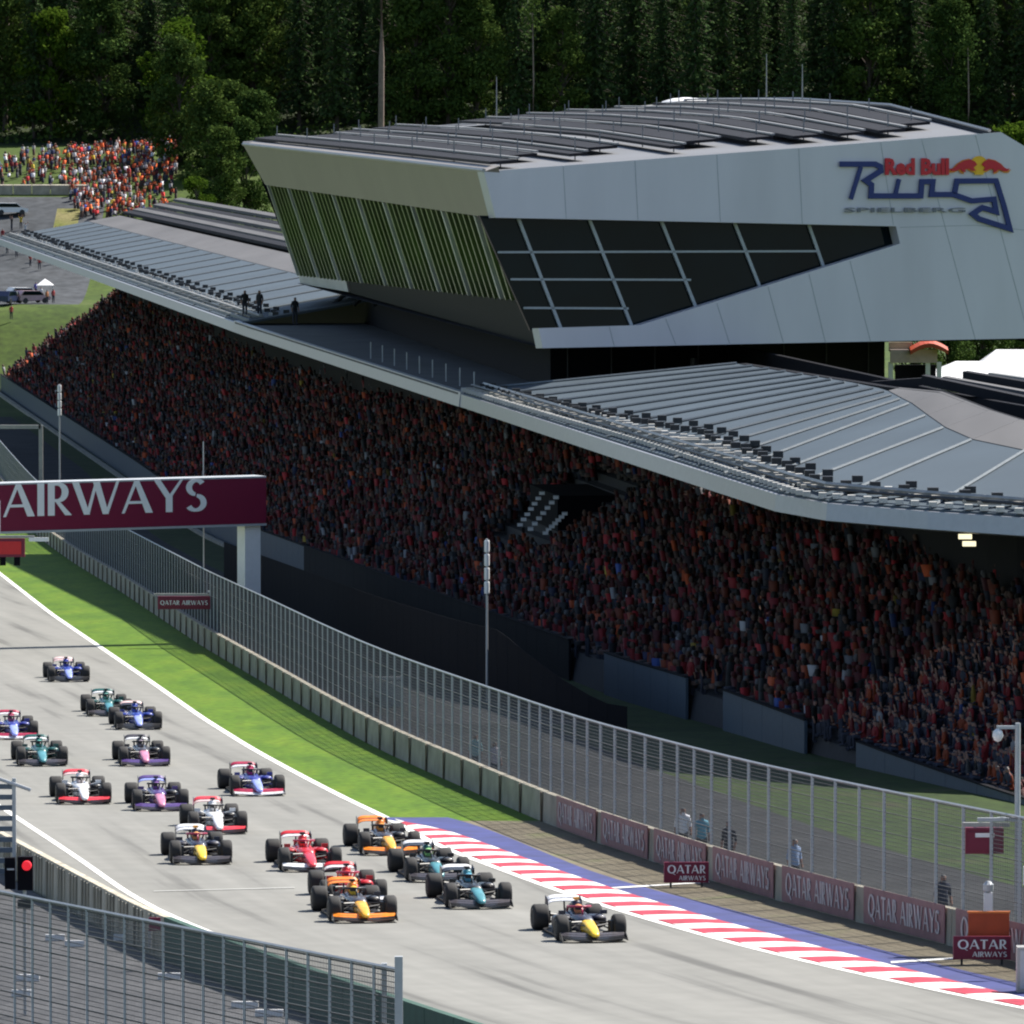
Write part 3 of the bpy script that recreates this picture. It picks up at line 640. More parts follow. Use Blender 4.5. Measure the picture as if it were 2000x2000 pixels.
# roofs: list of (front, back) stations
def lvl(px, py):  # point of the level front edge
    Y = F * (CZ - ROOF_Z) / (py - 200); return P(px, py, Y)
def roof(stations, label_name, tb, ngrid, seam_every, back_extra=None, brackets=1.1):
    fr = [s[0] for s in stations]; bk = [s[1] for s in stations]; cum = [0]
    for i in range(1, len(fr)): cum.append(cum[-1] + (fr[i] - fr[i - 1]).length)
    L = cum[-1]
    def at(s):
        i = max(0, min(len(cum) - 2, int(np.searchsorted(cum, s) - 1))); t = (s - cum[i]) / (cum[i + 1] - cum[i]); return fr[i].lerp(fr[i + 1], t), bk[i].lerp(bk[i + 1], t), tb[i] + (tb[i + 1] - tb[i]) * t
    # fascia strip
    rings = []
    for s in np.linspace(0, L, ngrid + 1):
        f, b, _ = at(s); d = (b - f); d.z = 0; d.normalize()
        rings.append([f - so - Vector((0, 0, .05)), f - so - d * .12 - Vector((0, 0, .72)), f - so + d * .35 - Vector((0, 0, .80)), f - so + d * .6 - Vector((0, 0, .05))])
    rt = MB().loft(rings).build('roof', FASC, stand)
    for i in range(ngrid):
        s0, s1 = L * i / ngrid, L * (i + 1) / ngrid - .04
        f0, b0, t0 = at(s0); f1, b1, t1 = at(s1); u = Vector((0, 0, -.12))
        a, b, c, d = f0 + (b0 - f0) * .015, f1 + (b1 - f1) * .015, f1.lerp(b1, t1), f0.lerp(b0, t0)
        MB().prism([p - so for p in (a, b, c, d)], u).build('roof_panel', ROOFB, rt)
        if t0 < .97: MB().prism([p - so for p in (d + Vector((0, 0, .03)), c + Vector((0, 0, .03)), b1 + Vector((0, 0, .03)), b0 + Vector((0, 0, .03)))], u).build('roof_panel', ROOFG, rt)  # rear strip's other colour imitates a reflection on the same roof
        MB().tube([a - so + Vector((0, 0, .05)), d.lerp(a, .02) - so + Vector((0, 0, .05))], .07, 4).build('seam', mat('roof_seam', (.17, .19, .205), .8, .0, spec=.1), rt)
    # clutter near the gutter: clamps, lamps, cable trays
    bm1 = MB().box((0, 0, .12), (.3, .42, .2)).mesh('clamp', mat('pale_clamp', (.5, .49, .46), .5)); bm2 = MB().box((0, 0, .2), (.42, .4, .26)).mesh('clamp_dark', DARKM); bm3 = MB().box((0, 0, .16), (.9, .35, .14)).mesh('tray', mat('tray_beige', (.36, .34, .30), .6))
    s = .8; k = 0
    while s < L - .5:
        f, b, _ = at(s); d = (b - f).normalized()
        link('clamp', bm1, None, rt, f + d * .55 - so)
        if k % 2 == 0: link('floodlight', bm2, None, rt, f + d * (2.4 + .5 * random.random()) - so)
        if k % 2 == 1: link('clamp', bm1, None, rt, f + d * (1.9 + .7 * random.random()) - so)
        if k % 3 != 0: link('cable_tray', bm3, None, rt, f + d * (1.35 + .5 * random.random()) - so)
        if k % 4 == 0: link('floodlight', bm2, None, rt, f + d * (3.4) - so)
        s += brackets * (.85 + .3 * random.random()); k += 1
    MB().tube([at(s)[0] + (at(s)[1] - at(s)[0]) * .055 - so + Vector((0, 0, .3)) for s in np.linspace(.2, L - .2, ngrid)], .07, 5).build('gutter_pipe', DARKM, rt)
    MB().tube([at(s)[0] + (at(s)[1] - at(s)[0]) * .10 - so + Vector((0, 0, .3)) for s in np.linspace(.2, L - .2, ngrid)], .09, 5).build('gutter_pipe', RAILW, rt)
    MB().loft([[at(s)[1] - so + Vector((-.15, 0, .0)), at(s)[1] - so + Vector((.2, .05, .02)), Vector((at(s)[1].x + .2, at(s)[1].y + .05, 4)) - so, Vector((at(s)[1].x, at(s)[1].y, 4)) - so] for s in np.linspace(0, L, ngrid + 1)]).build('rear_sun_block', WALLDK, rt)  # wall added to stop sun reaching the rows from behind
    if back_extra:
        for (w0, hgt, m) in back_extra:
            rings = []
            for s in np.linspace(0, L, ngrid // 2 + 1):
                f, b, _ = at(s); d = (b - f).normalized(); p = b + d * w0 + Vector((0, 0, hgt)) - so
                rings.append([p, p + d * .9, p + d * .9 + Vector((0, 0, .3)), p + Vector((0, 0, .3))])
            MB().loft(rings).build('roof_rail', m, rt)
    return rt
e0, e1 = lvl(893, 766), lvl(1555, 975)
fl = lambda Y: Vector((float(ROOFX(Y)), Y, ROOF_Z))
near = [(fl(413 * RS), P(1450, 710, 388 * RS)), (fl(380 * RS), P(1600, 734, 366 * RS)), (fl(345 * RS), P(1745, 757, 346 * RS)), (fl(320 * RS), P(1840, 766, 332 * RS)), (e1, P(1967, 815, 316 * RS)), (lvl(1780, 994), P(2060, 835, 311 * RS)), (lvl(2000, 1010), P(2160, 850, 306 * RS)), (Vector((31, 259.5, ROOF_Z)), Vector((43, 277, ROOF_Z + 2.3)))]
roof(near, 'near', [1, 1, .97, .86, .76, .72, .70, .70], 20, 2, None, 1.05)
far = []
for Y in np.linspace(541 * RS, 884 * RS, 12):
    n, t = nrm(Y); f = fl(Y); far.append((f, f + n * 14 + Vector((0, 0, 2.5))))
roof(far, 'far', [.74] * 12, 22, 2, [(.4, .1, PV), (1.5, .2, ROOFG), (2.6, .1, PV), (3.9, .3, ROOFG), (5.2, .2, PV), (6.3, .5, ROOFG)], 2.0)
# middle terrace between the two roofs
q = []
for Y in np.linspace(412 * RS, 545 * RS, 14):
    n, t = nrm(Y); f = fl(Y); q.append([p - so for p in (f - Vector((0, 0, .7)), f + n * 14 - Vector((0, 0, .7)), f + n * 14 - Vector((0, 0, .12)), f + n * .5 - Vector((0, 0, .12)), f - n * .05 + Vector((0, 0, .0)))])
ter = MB().loft(q).build('terrace_deck', mat('terrace_deck', (.09, .088, .085), .8, var=.25, scale=.4), stand)
q = []
for Y in np.linspace(411 * RS, 546 * RS, 14):
    n, t = nrm(Y); f = fl(Y); q.append([p - so for p in (f - n * .12 - Vector((0, 0, .72)), f + n * .3 - Vector((0, 0, .72)), f + n * .3 + Vector((0, 0, .06)), f - n * .02 + Vector((0, 0, .06)))])
MB().loft(q).build('fascia', FASC, ter)
q = []
for Y in np.linspace(340, 412 * RS + 2, 8):
    n, t = nrm(Y); f = fl(Y); q.append([p - so for p in (f + n * 1.2 - Vector((0, 0, .95)), f + n * 13.5 - Vector((0, 0, .95)), f + n * 13.5 - Vector((0, 0, .75)), f + n * 1.2 - Vector((0, 0, .75)))])
MB().loft(q).build('deck_sun_block', WALLDK, ter)  # added below the roof end to stop a sun leak
pm = MB().box((0, 0, .5), (.07, .07, 1.0)).mesh('rail_post', GALV)
for Y in np.arange(386, 440, 6):
    n, t = nrm(Y); link('rail_post', pm, None, ter, fl(Y) + n * 1.2 - so)

# black screen between fence and stand
bs = tag(empty('screen_fence', (float(WALL_R(350)) + 5, 350, gzf(350))), 'long black windbreak screen between the debris fence and the grandstand', 'screen'); bo = bs.location.copy()
SCR = Line([(300, 5.2), (306, 3.0), (316, .6), (335, -3.0), (360, -6.9), (400, -12.2), (455, -19.6)], ground=False)
ys = space(SCR, 301, 440, 2.5)
for i in range(len(ys) - 1):
    q = []
    for Y in (ys[i], ys[i + 1] - .03):
        x = float(SCR(Y)); z = gzf(Y); h = 3.2 * min(1, max(.3, (Y - 296) / 26)); q.append([Vector((x, Y, z - .1)) - bo, Vector((x + .015, Y, z - .1)) - bo, Vector((x + .015, Y, z + h)) - bo, Vector((x, Y, z + h)) - bo])
    MB().loft(q).build('screen_panel', BLACK, bs)
strip('screen_lane', lambda Y: WALL_R(Y) + 4.2, lambda Y: SCR(Y) - .02, 305, 450, 40, -.015, mat('dark_tarmac', (.02, .02, .024), .9))

# ------------------------------------------------------------------ crowd
seats = []
for k in range(NR):
    Y = 250.0
    while Y < 829:
        n, t = nrm(Y); dy = .50 * t.y; Y += dy * (1 if Y < 560 else 1.15) * random.uniform(.75, 1.25)
        if (Y * .95) % 16.0 < 1.1 or random.random() < .07: continue
        p = seat(Y, .35 + RD * k + .42 + random.uniform(-.22, .22), RR * k); p.z += random.uniform(-.12, .14)
        seats.append((p, k, Y))
def roof_y(px):
    xs = [0, 480, 893, 1555, 2000]; yy = [465, 635, 766, 975, 1010]; return np.interp(px, xs, yy) + 16
vis = []
for p, k, Y in seats:
    x, y = pix(p + Vector((0, 0, 1.1)))
    if x < -40 or x > 2040 or y < roof_y(x) - 25: continue
    if 940 < x < 1240 and 905 < y < 1045 and abs(Y - VY - 4) < 12: continue
    vis.append((p, k, Y, x, y))
names = list(SHIRTS); wts = np.array([.16, .27, .06, .14, .05, .26, .02, .03, .01]); wts = wts / wts.sum()
vis.sort(key=lambda a: a[2])
front_vis = [v for v in vis if v[3] < 1995 and v[4] < 1560]
indiv = set(id(v) for v in front_vis[:268])
ORD = 'first second third fourth fifth sixth seventh eighth ninth tenth eleventh twelfth thirteenth fourteenth fifteenth sixteenth seventeenth eighteenth nineteenth twentieth'.split()
ORD += ['twenty-' + w for w in ORD[:9]] + ['thirtieth'] + ['thirty-' + w for w in ORD[:9]] + ['fortieth'] + ['forty-' + w for w in ORD[:9]] + ['fiftieth'] + ['fifty-' + w for w in ORD[:9]]
CNT = {}
def seat_no(k):
    CNT[k] = CNT.get(k, 0) + 1; return ORD[min(CNT[k] - 1, len(ORD) - 1)]
def shirt(): return names[int(rng.choice(len(names), p=wts))]
rest = []
for v in vis:
    p, k, Y, x, y = v; n, t = nrm(Y); rz = math.atan2(-n.y, -n.x) + math.pi / 2
    if id(v) in indiv:
        c = shirt(); base = SHIRTS[c]; j = random.uniform(.75, 1.25)
        zone = 'front rows' if k < 6 else ('middle rows' if k < 13 else 'shaded upper rows')
        person(p, rz + random.uniform(-.25, .25), random.choice(PM_SEAT), tuple(min(1, b * j) for b in base), 'spectator in %s shirt, %s row above the parapet, %s from the right picture edge' % (c, ORD[k], seat_no(k)), 'individually seated spectators', scale=random.uniform(.94, 1.06))
    else: rest.append((p, rz + random.uniform(-.8, .8), random.random() < .16))
TV = np.array([(-.20, -.13, .36), (.20, -.13, .36), (.20, .13, .36), (-.20, .13, .36), (-.23, -.11, .92), (.23, -.11, .92), (.23, .10, .92), (-.23, .10, .92),
               (-.19, -.52, .34), (.19, -.52, .34), (.19, -.05, .34), (-.19, -.05, .34), (-.19, -.54, .52), (.19, -.54, .52), (.19, -.05, .54), (-.19, -.05, .54),
               (-.06, -.06, .92), (.06, -.06, .92), (.06, .05, .92), (-.06, .05, .92), (-.10, -.13, 1.08), (.10, -.13, 1.08), (.10, .09, 1.08), (-.10, .09, 1.08), (-.07, -.08, 1.24), (.07, -.08, 1.24), (.07, .06, 1.24), (-.07, .06, 1.24)])
hx = [(0, 1, 5, 4), (1, 2, 6, 5), (2, 3, 7, 6), (3, 0, 4, 7), (4, 5, 6, 7)]
TF = hx + [tuple(i + 8 for i in f) for f in hx] + [tuple(i + 16 for i in f) for f in hx[:4]] + [tuple(i + 20 for i in f) for f in hx]
PART = np.array([0] * 8 + [2] * 8 + [1] * 12)
SV = np.array([(-.17, -.10, .0), (.17, -.10, .0), (.17, .10, .0), (-.17, .10, .0), (-.18, -.11, .9), (.18, -.11, .9), (.18, .11, .9), (-.18, .11, .9),
               (-.19, -.12, .9), (.19, -.12, .9), (.19, .12, .9), (-.19, .12, .9), (-.25, -.11, 1.45), (.25, -.11, 1.45), (.25, .11, 1.45), (-.25, .11, 1.45)] + [(x, y, z + .54) for x, y, z in TV[16:]])
SPART = np.array([2] * 8 + [0] * 8 + [1] * 12)
def crowd_mesh(name, people, lit_gain=1.0, wts=wts):
    V, FA, C = [], [], []; F4 = np.array(TF)
    pal = np.array([SHIRTS[k] for k in names])
    for i, (p, rz, stand_up) in enumerate(people):
        T = SV if stand_up else TV; pt = SPART if stand_up else PART
        c, s = math.cos(rz), math.sin(rz); sc_ = random.uniform(.92, 1.08); v = T * sc_ * .93
        v = v * np.array((random.uniform(.85, 1.15), 1, random.uniform(.85, 1.08))); v[:, 0] += random.uniform(-.12, .12) * v[:, 2]; v[:, 1] += random.uniform(-.25, .12) * v[:, 2]
        w = np.stack([v[:, 0] * c - v[:, 1] * s + p.x, v[:, 0] * s + v[:, 1] * c + p.y, v[:, 2] + p.z], 1)
        V.append(w); FA.append(F4 + i * 28)
        col = np.zeros((28, 4)); col[:, 3] = 1; sh = pal[rng.choice(len(names), p=wts)] * min(2.2, random.lognormvariate(-.25, .6)) * lit_gain
        hd = np.array((.42, .24, .17) if random.random() < .35 else random.choice([(.03, .02, .015), (.40, .10, .03), (.4, .4, .42), (.25, .03, .03), (.06, .04, .03)])) * (.22 * lit_gain)
        tr = np.array(random.choice([(.03, .035, .06), (.02, .02, .02), (.08, .06, .05), (.16, .09, .07)])) * .6
        col[pt == 0, :3] = sh; col[pt == 1, :3] = hd; col[pt == 2, :3] = tr; C.append(col)
    V = np.concatenate(V); FA = np.concatenate(FA); C = np.clip(np.concatenate(C), 0, 1)
    me = bpy.data.meshes.new(name); me.vertices.add(len(V)); me.vertices.foreach_set('co', V.ravel()); nf_ = len(FA)
    me.loops.add(nf_ * 4); me.loops.foreach_set('vertex_index', FA.ravel().astype(np.int32)); me.polygons.add(nf_); me.polygons.foreach_set('loop_start', np.arange(nf_, dtype=np.int32) * 4)
    me.update(calc_edges=True); a = me.attributes.new('col', 'FLOAT_COLOR', 'POINT'); a.data.foreach_set('color', C.ravel().astype(np.float32)); me.materials.append(CROWD); me.validate(); return me
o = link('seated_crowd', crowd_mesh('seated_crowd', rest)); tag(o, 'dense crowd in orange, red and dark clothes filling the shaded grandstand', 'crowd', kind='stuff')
# standing crowd on the hillside at far left
hp = []
for _ in range(7000):
    x, y = random.uniform(-70, -34), random.uniform(890, 964); z = hillz(x, y); X, Yp = pix((x, y, z))
    lo_y = np.interp(X, [0, 130, 150, 350], [368, 372, 428, 428]); hi_y = np.interp(X, [0, 60, 330, 350], [325, 300, 288, 296])
    if -8 < X < 345 and hi_y < Yp < lo_y and random.random() < (.6 if X < 120 else .9): hp.append((Vector((x, y, z)), random.uniform(-.9, .9), random.random() < .75))
    if len(hp) > 560: break
for (px, py) in ((130, 400), (160, 415), (45, 400)):
    pass
if hp:
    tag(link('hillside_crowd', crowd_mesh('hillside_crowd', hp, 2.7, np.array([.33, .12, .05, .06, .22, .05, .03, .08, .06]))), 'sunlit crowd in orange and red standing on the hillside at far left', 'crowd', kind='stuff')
print('crowd', len(rest), 'individual', len(indiv), 'hill', len(hp))
# people standing on the roof, at the gates and behind the fence
rp = [(478, 'leftmost of three dark figures standing on the roof edge'), (507, 'middle one of three dark figures standing on the roof edge'), (576, 'rightmost of three dark figures standing on the roof edge')]
for (px, lab) in rp:
    Y = 509 if px < 550 else 500; d = P(px, 600, Y); person((d.x, Y, ROOF_Z + (.25 if px < 550 else .0)), random.uniform(-1, 1), PM_STAND[0], (.015, .015, .018), lab, scale=1.12)
def gp(px, Y, dz=0): 
    x = (px - 1000) / F * Y; return Vector((x, Y, gzf(Y) + dz))
mar = [(927, 1470, (.25, .45, .5), 'marshal in pale blue behind the wall near the banded mast'), (965, 1490, (.5, .45, .5), 'person in white shirt behind the wall beside the pale blue marshal'), (1334, 1590, (.75, .75, .8), 'person in white shirt behind the fence above the sponsor boards'),
       (1374, 1640, (.12, .32, .42), 'marshal with teal trousers and white top behind the fence'), (1548, 1700, (.25, .33, .5), 'photographer in light blue bending behind the fence'), (1422, 1690, (.02, .02, .03), 'person in black crouching behind the fence by the maroon board'),
       (1836, 1790, (.02, .025, .05), 'person in dark clothing behind the fence near the signal panel'), (678, 1385, (.02, .02, .025), 'person in black standing at the white frame behind the fence'), (235, 1130, (.05, .05, .12), 'person in navy beside the fence under the gantry'), (278, 1135, (.5, .5, .55), 'person in white under the gantry behind the wall'), (730, 1410, (.03, .03, .04), 'person in dark shirt leaning on the wall by the white frame')]
for px, py, c, lab in mar:
    xw = lambda Y: float(WALL_R(Y)) + 1.1
    Yb = min(np.arange(185, 520, .5), key=lambda Y: abs(pix((xw(Y), Y, gzf(Y) + 1.4))[0] - px)); person((xw(Yb), Yb, gzf(Yb)), random.uniform(-.8, .8), PM_STAND[0], c, lab)
for i, (g0_, g1_) in enumerate(GATES):
    for j in range(4):
        px = g0_ + (g1_ - g0_) * (j + .5) / 4; Yb = min(np.arange(250, 420, .5), key=lambda Y: abs(pix(seat(Y, .4, 0))[0] - px))
        person(seat(Yb, .2 + .3 * (j % 2), -.3 + .12 * j), random.uniform(1.2, 2.2), PM_STAND[0], random.choice([SHIRTS['red'], SHIRTS['dark red'], SHIRTS['black']]), ['left', 'middle', 'right'][i] + ' gateway of the parapet, person standing ' + ['at its left side', 'left of its middle', 'right of its middle', 'at its right side'][j], 'people in the parapet gateways')

# white frame behind fence (photographers' stand)
a = P(668, 1322, 318); b = P(785, 1322, 318); t = tag(empty('photo_stand', (a.x, 318, gzf(318))), 'pale scaffold frame with white beam behind the debris fence', 'scaffold'); hh = a.z - gzf(318); w = b.x - a.x
for x in (0, w / 2, w): MB().box((x, 0, hh / 2), (.08, .08, hh)).build('upright', RAILW, t)
MB().box((w / 2, 0, hh - .05), (w, .12, .14)).build('beam', WHITE, t); MB().box((w / 2, .1, hh - .8), (w * .96, .03, 1.2)).build('panel', mat('pale_net', (.60, .63, .62), .8), t)

# ------------------------------------------------------------------ steel headquarters wing above the stand
Bt, Bb, Ab = P(945, 335, (405) * RS), P(1060, 680, (406) * RS), P(580, 553, (556) * RS)
nL = (Bb - Bt).cross(Ab - Bt).normalized()
if nL.x > 0: nL = -nL
Wr = P(2000, 660, (418) * RS); nW = (Bb - Bt).cross(Wr - Bt).normalized()
if nW.y > 0: nW = -nW
wing = tag(empty('wing_building', (Bb.x, Bb.y, Bb.z)), 'angular aluminium clad building with slanted glass front above the grandstand', 'building'); wo_ = wing.location.copy()
lp = lambda x, y, d=0: RP(x, y, Bt, nL) + nL * d - wo_
wp = lambda x, y, d=0: RP(x, y, Bt, nW) + nW * d - wo_
# white front with the window notch, as three plates
front_outer = [(945, 335), (1240, 313), (1560, 289), (1955, 258), (2010, 291), (2160, 660), (2000, 661), (1500, 671), (1060, 680), (1052, 641), (1250, 635), (1758, 476), (1750, 442), (1350, 433), (968, 425)]
MB().prism([wp(*p) for p in front_outer], -nW * .9).build('front_cladding', ALU, wing)
for (x0, y0, x1, y1) in ((1240, 314, 1246, 430), (1560, 290, 1567, 437), (1800, 272, 1905, 663), (1500, 560, 1530, 669), (1300, 622, 1320, 673), (1660, 509, 1700, 666), (1758, 444, 1905, 440), (1100, 325, 1106, 427), (1400, 302, 1407, 434), (1400, 592, 1425, 671), (1580, 535, 1612, 668), (1720, 278, 1745, 440), (1190, 638, 1200, 677), (1905, 440, 2060, 455), (1905, 264, 2010, 661)):
    a, b = wp(x0, y0, .012), wp(x1, y1, .012); d = (b - a).normalized(); s = d.cross(nW) * .014
    MB().prism([a - s, a + s, b + s, b - s], -nW * .03).build('cladding_joint', MULL, wing)
gl_ = [(950, 420), (1756, 440), (1764, 478), (1250, 640), (1050, 645)]
MB().prism([wp(*p, -.95) for p in gl_], -nW * .2).build('glazing', GLASS, wing)
for (x0, y0, x1, y1, w) in ((1024, 424, 1108, 642, .085), (1163, 426, 1247, 638, .085), (1304, 430, 1372, 600, .085), (1447, 433, 1497, 560, .085), (1592, 436, 1622, 522, .085), (985, 492, 1610, 490, .055), (1010, 545, 1362, 546, .055), (1035, 601, 1240, 602, .055)):
    a, b = wp(x0, y0, -.80), wp(x1, y1, -.80); d = (b - a).normalized(); s = d.cross(nW) * w
    MB().prism([a - s, a + s, b + s, b - s], -nW * .12).build('mullion', MULL, wing)
# louvred side
A_t = RP(475, 283, Bt, nL)
MB().prism([lp(475, 283), lp(945, 335), lp(968, 427), lp(518, 361)], -nL * .8).build('side_fascia', BEIGE, wing)
GREYG = mat('glass_grey_reflection', (.12, .125, .13), .15, .0, var=.4, scale=.3)  # grey panes imitate the paler reflections in the glazing
ea, eb, fa, fb = lp(518, 361, -.9), lp(968, 425, -.9), lp(577, 538, -.9), lp(1020, 592, -.9)
for i in range(20):
    u0, u1 = i / 20, (i + 1) / 20 - .002
    for (v0, v1, m) in ((0, .26 + .08 * (i % 3 == 0), GREYG), (.27 + .08 * (i % 3 == 0), .80 - .16 * (i < 5), MIRG), (.81 - .16 * (i < 5), 1, GREYG)):
        MB().prism([ea.lerp(eb, u).lerp(fa.lerp(fb, u), v) for u, v in ((u0, v0), (u1, v0), (u1, v1 - .006), (u0, v1 - .006))], -nL * .1).build('side_pane', m, wing)
e0_, e1_ = lp(518, 361), lp(965, 427); f0_, f1_ = lp(577, 538), lp(1015, 588)
NFIN = 52
for i in range(NFIN):
    t = (i + .5) / NFIN; a, b = e0_.lerp(e1_, t), f0_.lerp(f1_, t); d = (b - a).normalized(); s = d.cross(nL) * .22
    MB().prism([a - s, a + s, b + s, b - s], -nL * .35 + s * .6).build('louvre', FIN if i % 6 else mat('fin_painted_glint', (.52, .54, .5), .35, .2, var=.4, scale=.4), wing)  # every sixth fin pale as a painted highlight
MB().prism([lp(577, 538, -.2), lp(670, 550, -.2), lp(675, 572, -.2), lp(582, 556, -.2)], -nL * .5).build('sill_panel', ALU, wing)
MB().prism([lp(668, 549, -.35), lp(1012, 588, -.35), lp(1058, 684, -.35), lp(670, 574, -.35)], -nL * .5).build('soffit_shade_band', SOFF, wing)  # dark band imitates shade on the undercut
# roof surface
Ct = RP(1955, 258, Bt, nW); Ct2 = RP(2160, 300, Bt, nW)
RA, RB = A_t + Vector((0, 0, -.02)), Bt + Vector((0, 0, -.02)); RD_ = P(1360, 203, (566) * RS); RM = P(1740, 216, (470) * RS)
side_l = [RB, RB.lerp(RA, .33), RB.lerp(RA, .66), RA]; side_r = [Ct + Vector((0, 0, -.15)), RM, P(1560, 203, (515) * RS), RD_]
def roofpt(s, t):           # s along (0 near, 1 far), t across (0 track side)
    i = min(2, int(s * 3)); f = s * 3 - i; a = side_l[i].lerp(side_l[i + 1], f); b = side_r[i].lerp(side_r[i + 1], f); return a.lerp(b, t) - wo_
ns, na = 12, 8; mb = MB(); vs = [roofpt(i / ns, j / na) for i in range(ns + 1) for j in range(na + 1)]
mb.add(vs, [(i * (na + 1) + j, i * (na + 1) + j + 1, (i + 1) * (na + 1) + j + 1, (i + 1) * (na + 1) + j) for i in range(ns) for j in range(na)])
wr = mb.build('roof', mat('wing_roof', (.15, .15, .155), .55, .2, var=.15, scale=.1), wing)
SLR = mat('slat_rail', (.22, .22, .22), .5)
rows = [(.05, .02, 1.0, 1.3), (.13, .10, .9, 1.6), (.21, .05, .96, .8), (.30, .12, .98, 1.4), (.40, .05, .7, .7), (.48, .10, .95, 1.7), (.58, .08, .96, 1.3), (.66, .06, .95, 1.4), (.74, .05, .9, 1.2), (.82, .05, .85, 1.3), (.90, .1, .95, 1.5)]
for k, (tq, s0, s1, wv) in enumerate(rows):
    N = 14
    for (dw, dz, hh, m, nm) in ((0, .30, .16, PV, 'roof_slat'), (wv * .62, .50, .10, SLR, 'roof_rail')):
        rings = []
        for i in range(N + 1):
            s = s0 + (s1 - s0) * i / N; p = roofpt(s, tq); p2 = roofpt(s, min(1, tq + .03)); d = (p2 - p).normalized(); w = wv * 1.25 if m is PV else .2; c = p + d * dw + Vector((0, 0, dz))
            rings.append([c - d * w / 2, c + d * w / 2, c + d * w / 2 + Vector((0, 0, hh)), c - d * w / 2 + Vector((0, 0, hh))])
        MB().loft(rings).build(nm, m, wr)
    for s in np.linspace(s0 + .03, s1 - .03, 7): MB().box(roofpt(s, tq + .012) + Vector((0, 0, .6)), (.07, .07, 1.3)).build('rail_post', SLR, wr)
rw = [(RA - wo_), (RB - wo_)]
MB().tube([RA - wo_ + Vector((0, 0, .08)), RB - wo_ + Vector((0, 0, .08))], .12, 5).build('edge_trim', RAILW, wr)
MB().tube([RA - wo_ + Vector((0, 0, .1)), P(930, 243, (561) * RS) - wo_, RD_ - wo_ + Vector((0, 0, .1))], .18, 5).build('edge_trim', RAILW, wr)
MB().tube([p - wo_ + Vector((0, 0, .12)) for p in (RD_, P(1560, 203, (515) * RS), RM, Ct + Vector((-.6, .3, -.25)))], .12, 5).build('edge_trim', PV, wr)
MB().tube([p - wo_ + Vector((0, 0, .34)) for p in (RD_, P(1560, 203, (515) * RS), RM, Ct + Vector((-.6, .3, -.25)))], .10, 5).build('edge_trim', RAILW, wr)
MB().poly([RA - wo_ + Vector((.3, 0, 0)), roofpt(1, .5), RD_ - wo_, RD_ - wo_ - Vector((0, 0, 9)), Ab - wo_ + Vector((.3, 0, .2))]).build('end_wall', WALLDK, wing)
MB().poly([RD_ - wo_, RM - wo_, Ct - wo_, Ct - wo_ - Vector((-4, -2, 12)), RD_ - wo_ - Vector((0, 0, 12))]).build('back_wall', WALLDK, wing)
# underside and base block
Wrr = RP(2160, 660, Bt, nW)
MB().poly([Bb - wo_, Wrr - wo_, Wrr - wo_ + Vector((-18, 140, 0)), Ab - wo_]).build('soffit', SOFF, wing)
b0, b1 = P(1075, 700, (421) * RS), P(1728, 700, (432) * RS); dd = Vector((-.125, 1, 0)).normalized() * 118
zb_ = ROOF_Z - .3; q = [Vector((b0.x, b0.y, zb_)), Vector((b1.x, b1.y, zb_)), Vector((b1.x, b1.y, zb_)) + dd, Vector((b0.x + 2, b0.y, zb_)) + dd]
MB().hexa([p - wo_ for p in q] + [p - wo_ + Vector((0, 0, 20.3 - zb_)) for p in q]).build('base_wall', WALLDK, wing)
for f in np.linspace(.05, .95, 8): MB().box(b0.lerp(b1, f) - wo_ + Vector((0, -.08, -.1)), (.08, .06, 2.8)).build('panel_joint', DARKM, wing)
for i, x in enumerate((650, 690, 730)):
    a, b = P(x, 596, (548 - i * 8) * RS), P(x + 34, 566, (548 - i * 8) * RS); MB().tube([a - wo_, b - wo_], .18, 6).build('strut', DARKM, wing)
# emblem and lettering on the front
zo, sc_ = (1600, 270), 400 / 1932
def stroke_poly(name, pts, w, m, closed=False):
    ps = [wp(zo[0] + x * sc_, zo[1] + y * sc_, .06) for x, y in pts]; mb = MB(); N = len(ps)
    sides = []
    for i in range(N):
        d0 = (ps[i] - ps[i - 1]).normalized() if i > 0 else (ps[1] - ps[0]).normalized(); d1 = (ps[i + 1] - ps[i]).normalized() if i < N - 1 else d0
        s = d0.cross(nW) + d1.cross(nW); s.normalize(); s *= w / max(.45, s.dot(d0.cross(nW)) if i > 0 else 1); sides.append(s)
    mb.loft([[ps[i] - sides[i], ps[i] + sides[i], ps[i] + sides[i] + nW * .1, ps[i] - sides[i] + nW * .1] for i in range(N)]); return mb.build(name, m, wing)
stroke_poly('emblem_line', [(185, 245), (520, 245), (570, 270), (572, 310), (430, 400), (485, 440), (480, 545), (950, 545), (960, 410), (1065, 410), (1050, 532), (1260, 532), (1430, 592), (1640, 575), (1662, 695), (1530, 655), (1440, 715), (1500, 762), (1790, 855), (1735, 640), (1660, 402), (1290, 405), (1268, 525)], .145, NAVYL)
stroke_poly('emblem_line', [(385, 270), (290, 575)], .115, NAVYL); stroke_poly('emblem_line', [(745, 385), (712, 525)], .115, NAVYL)
def font_mesh(txt, off=.02):
    cu = bpy.data.curves.new('txt', 'FONT'); cu.body = txt; cu.size = 1; cu.extrude = .03; cu.offset = off; cu.resolution_u = 2
    o = bpy.data.objects.new('txt', cu); COL.objects.link(o); dg = bpy.context.evaluated_depsgraph_get(); me = bpy.data.meshes.new_from_object(o.evaluated_get(dg)); bpy.data.objects.remove(o); me.materials.clear(); return me
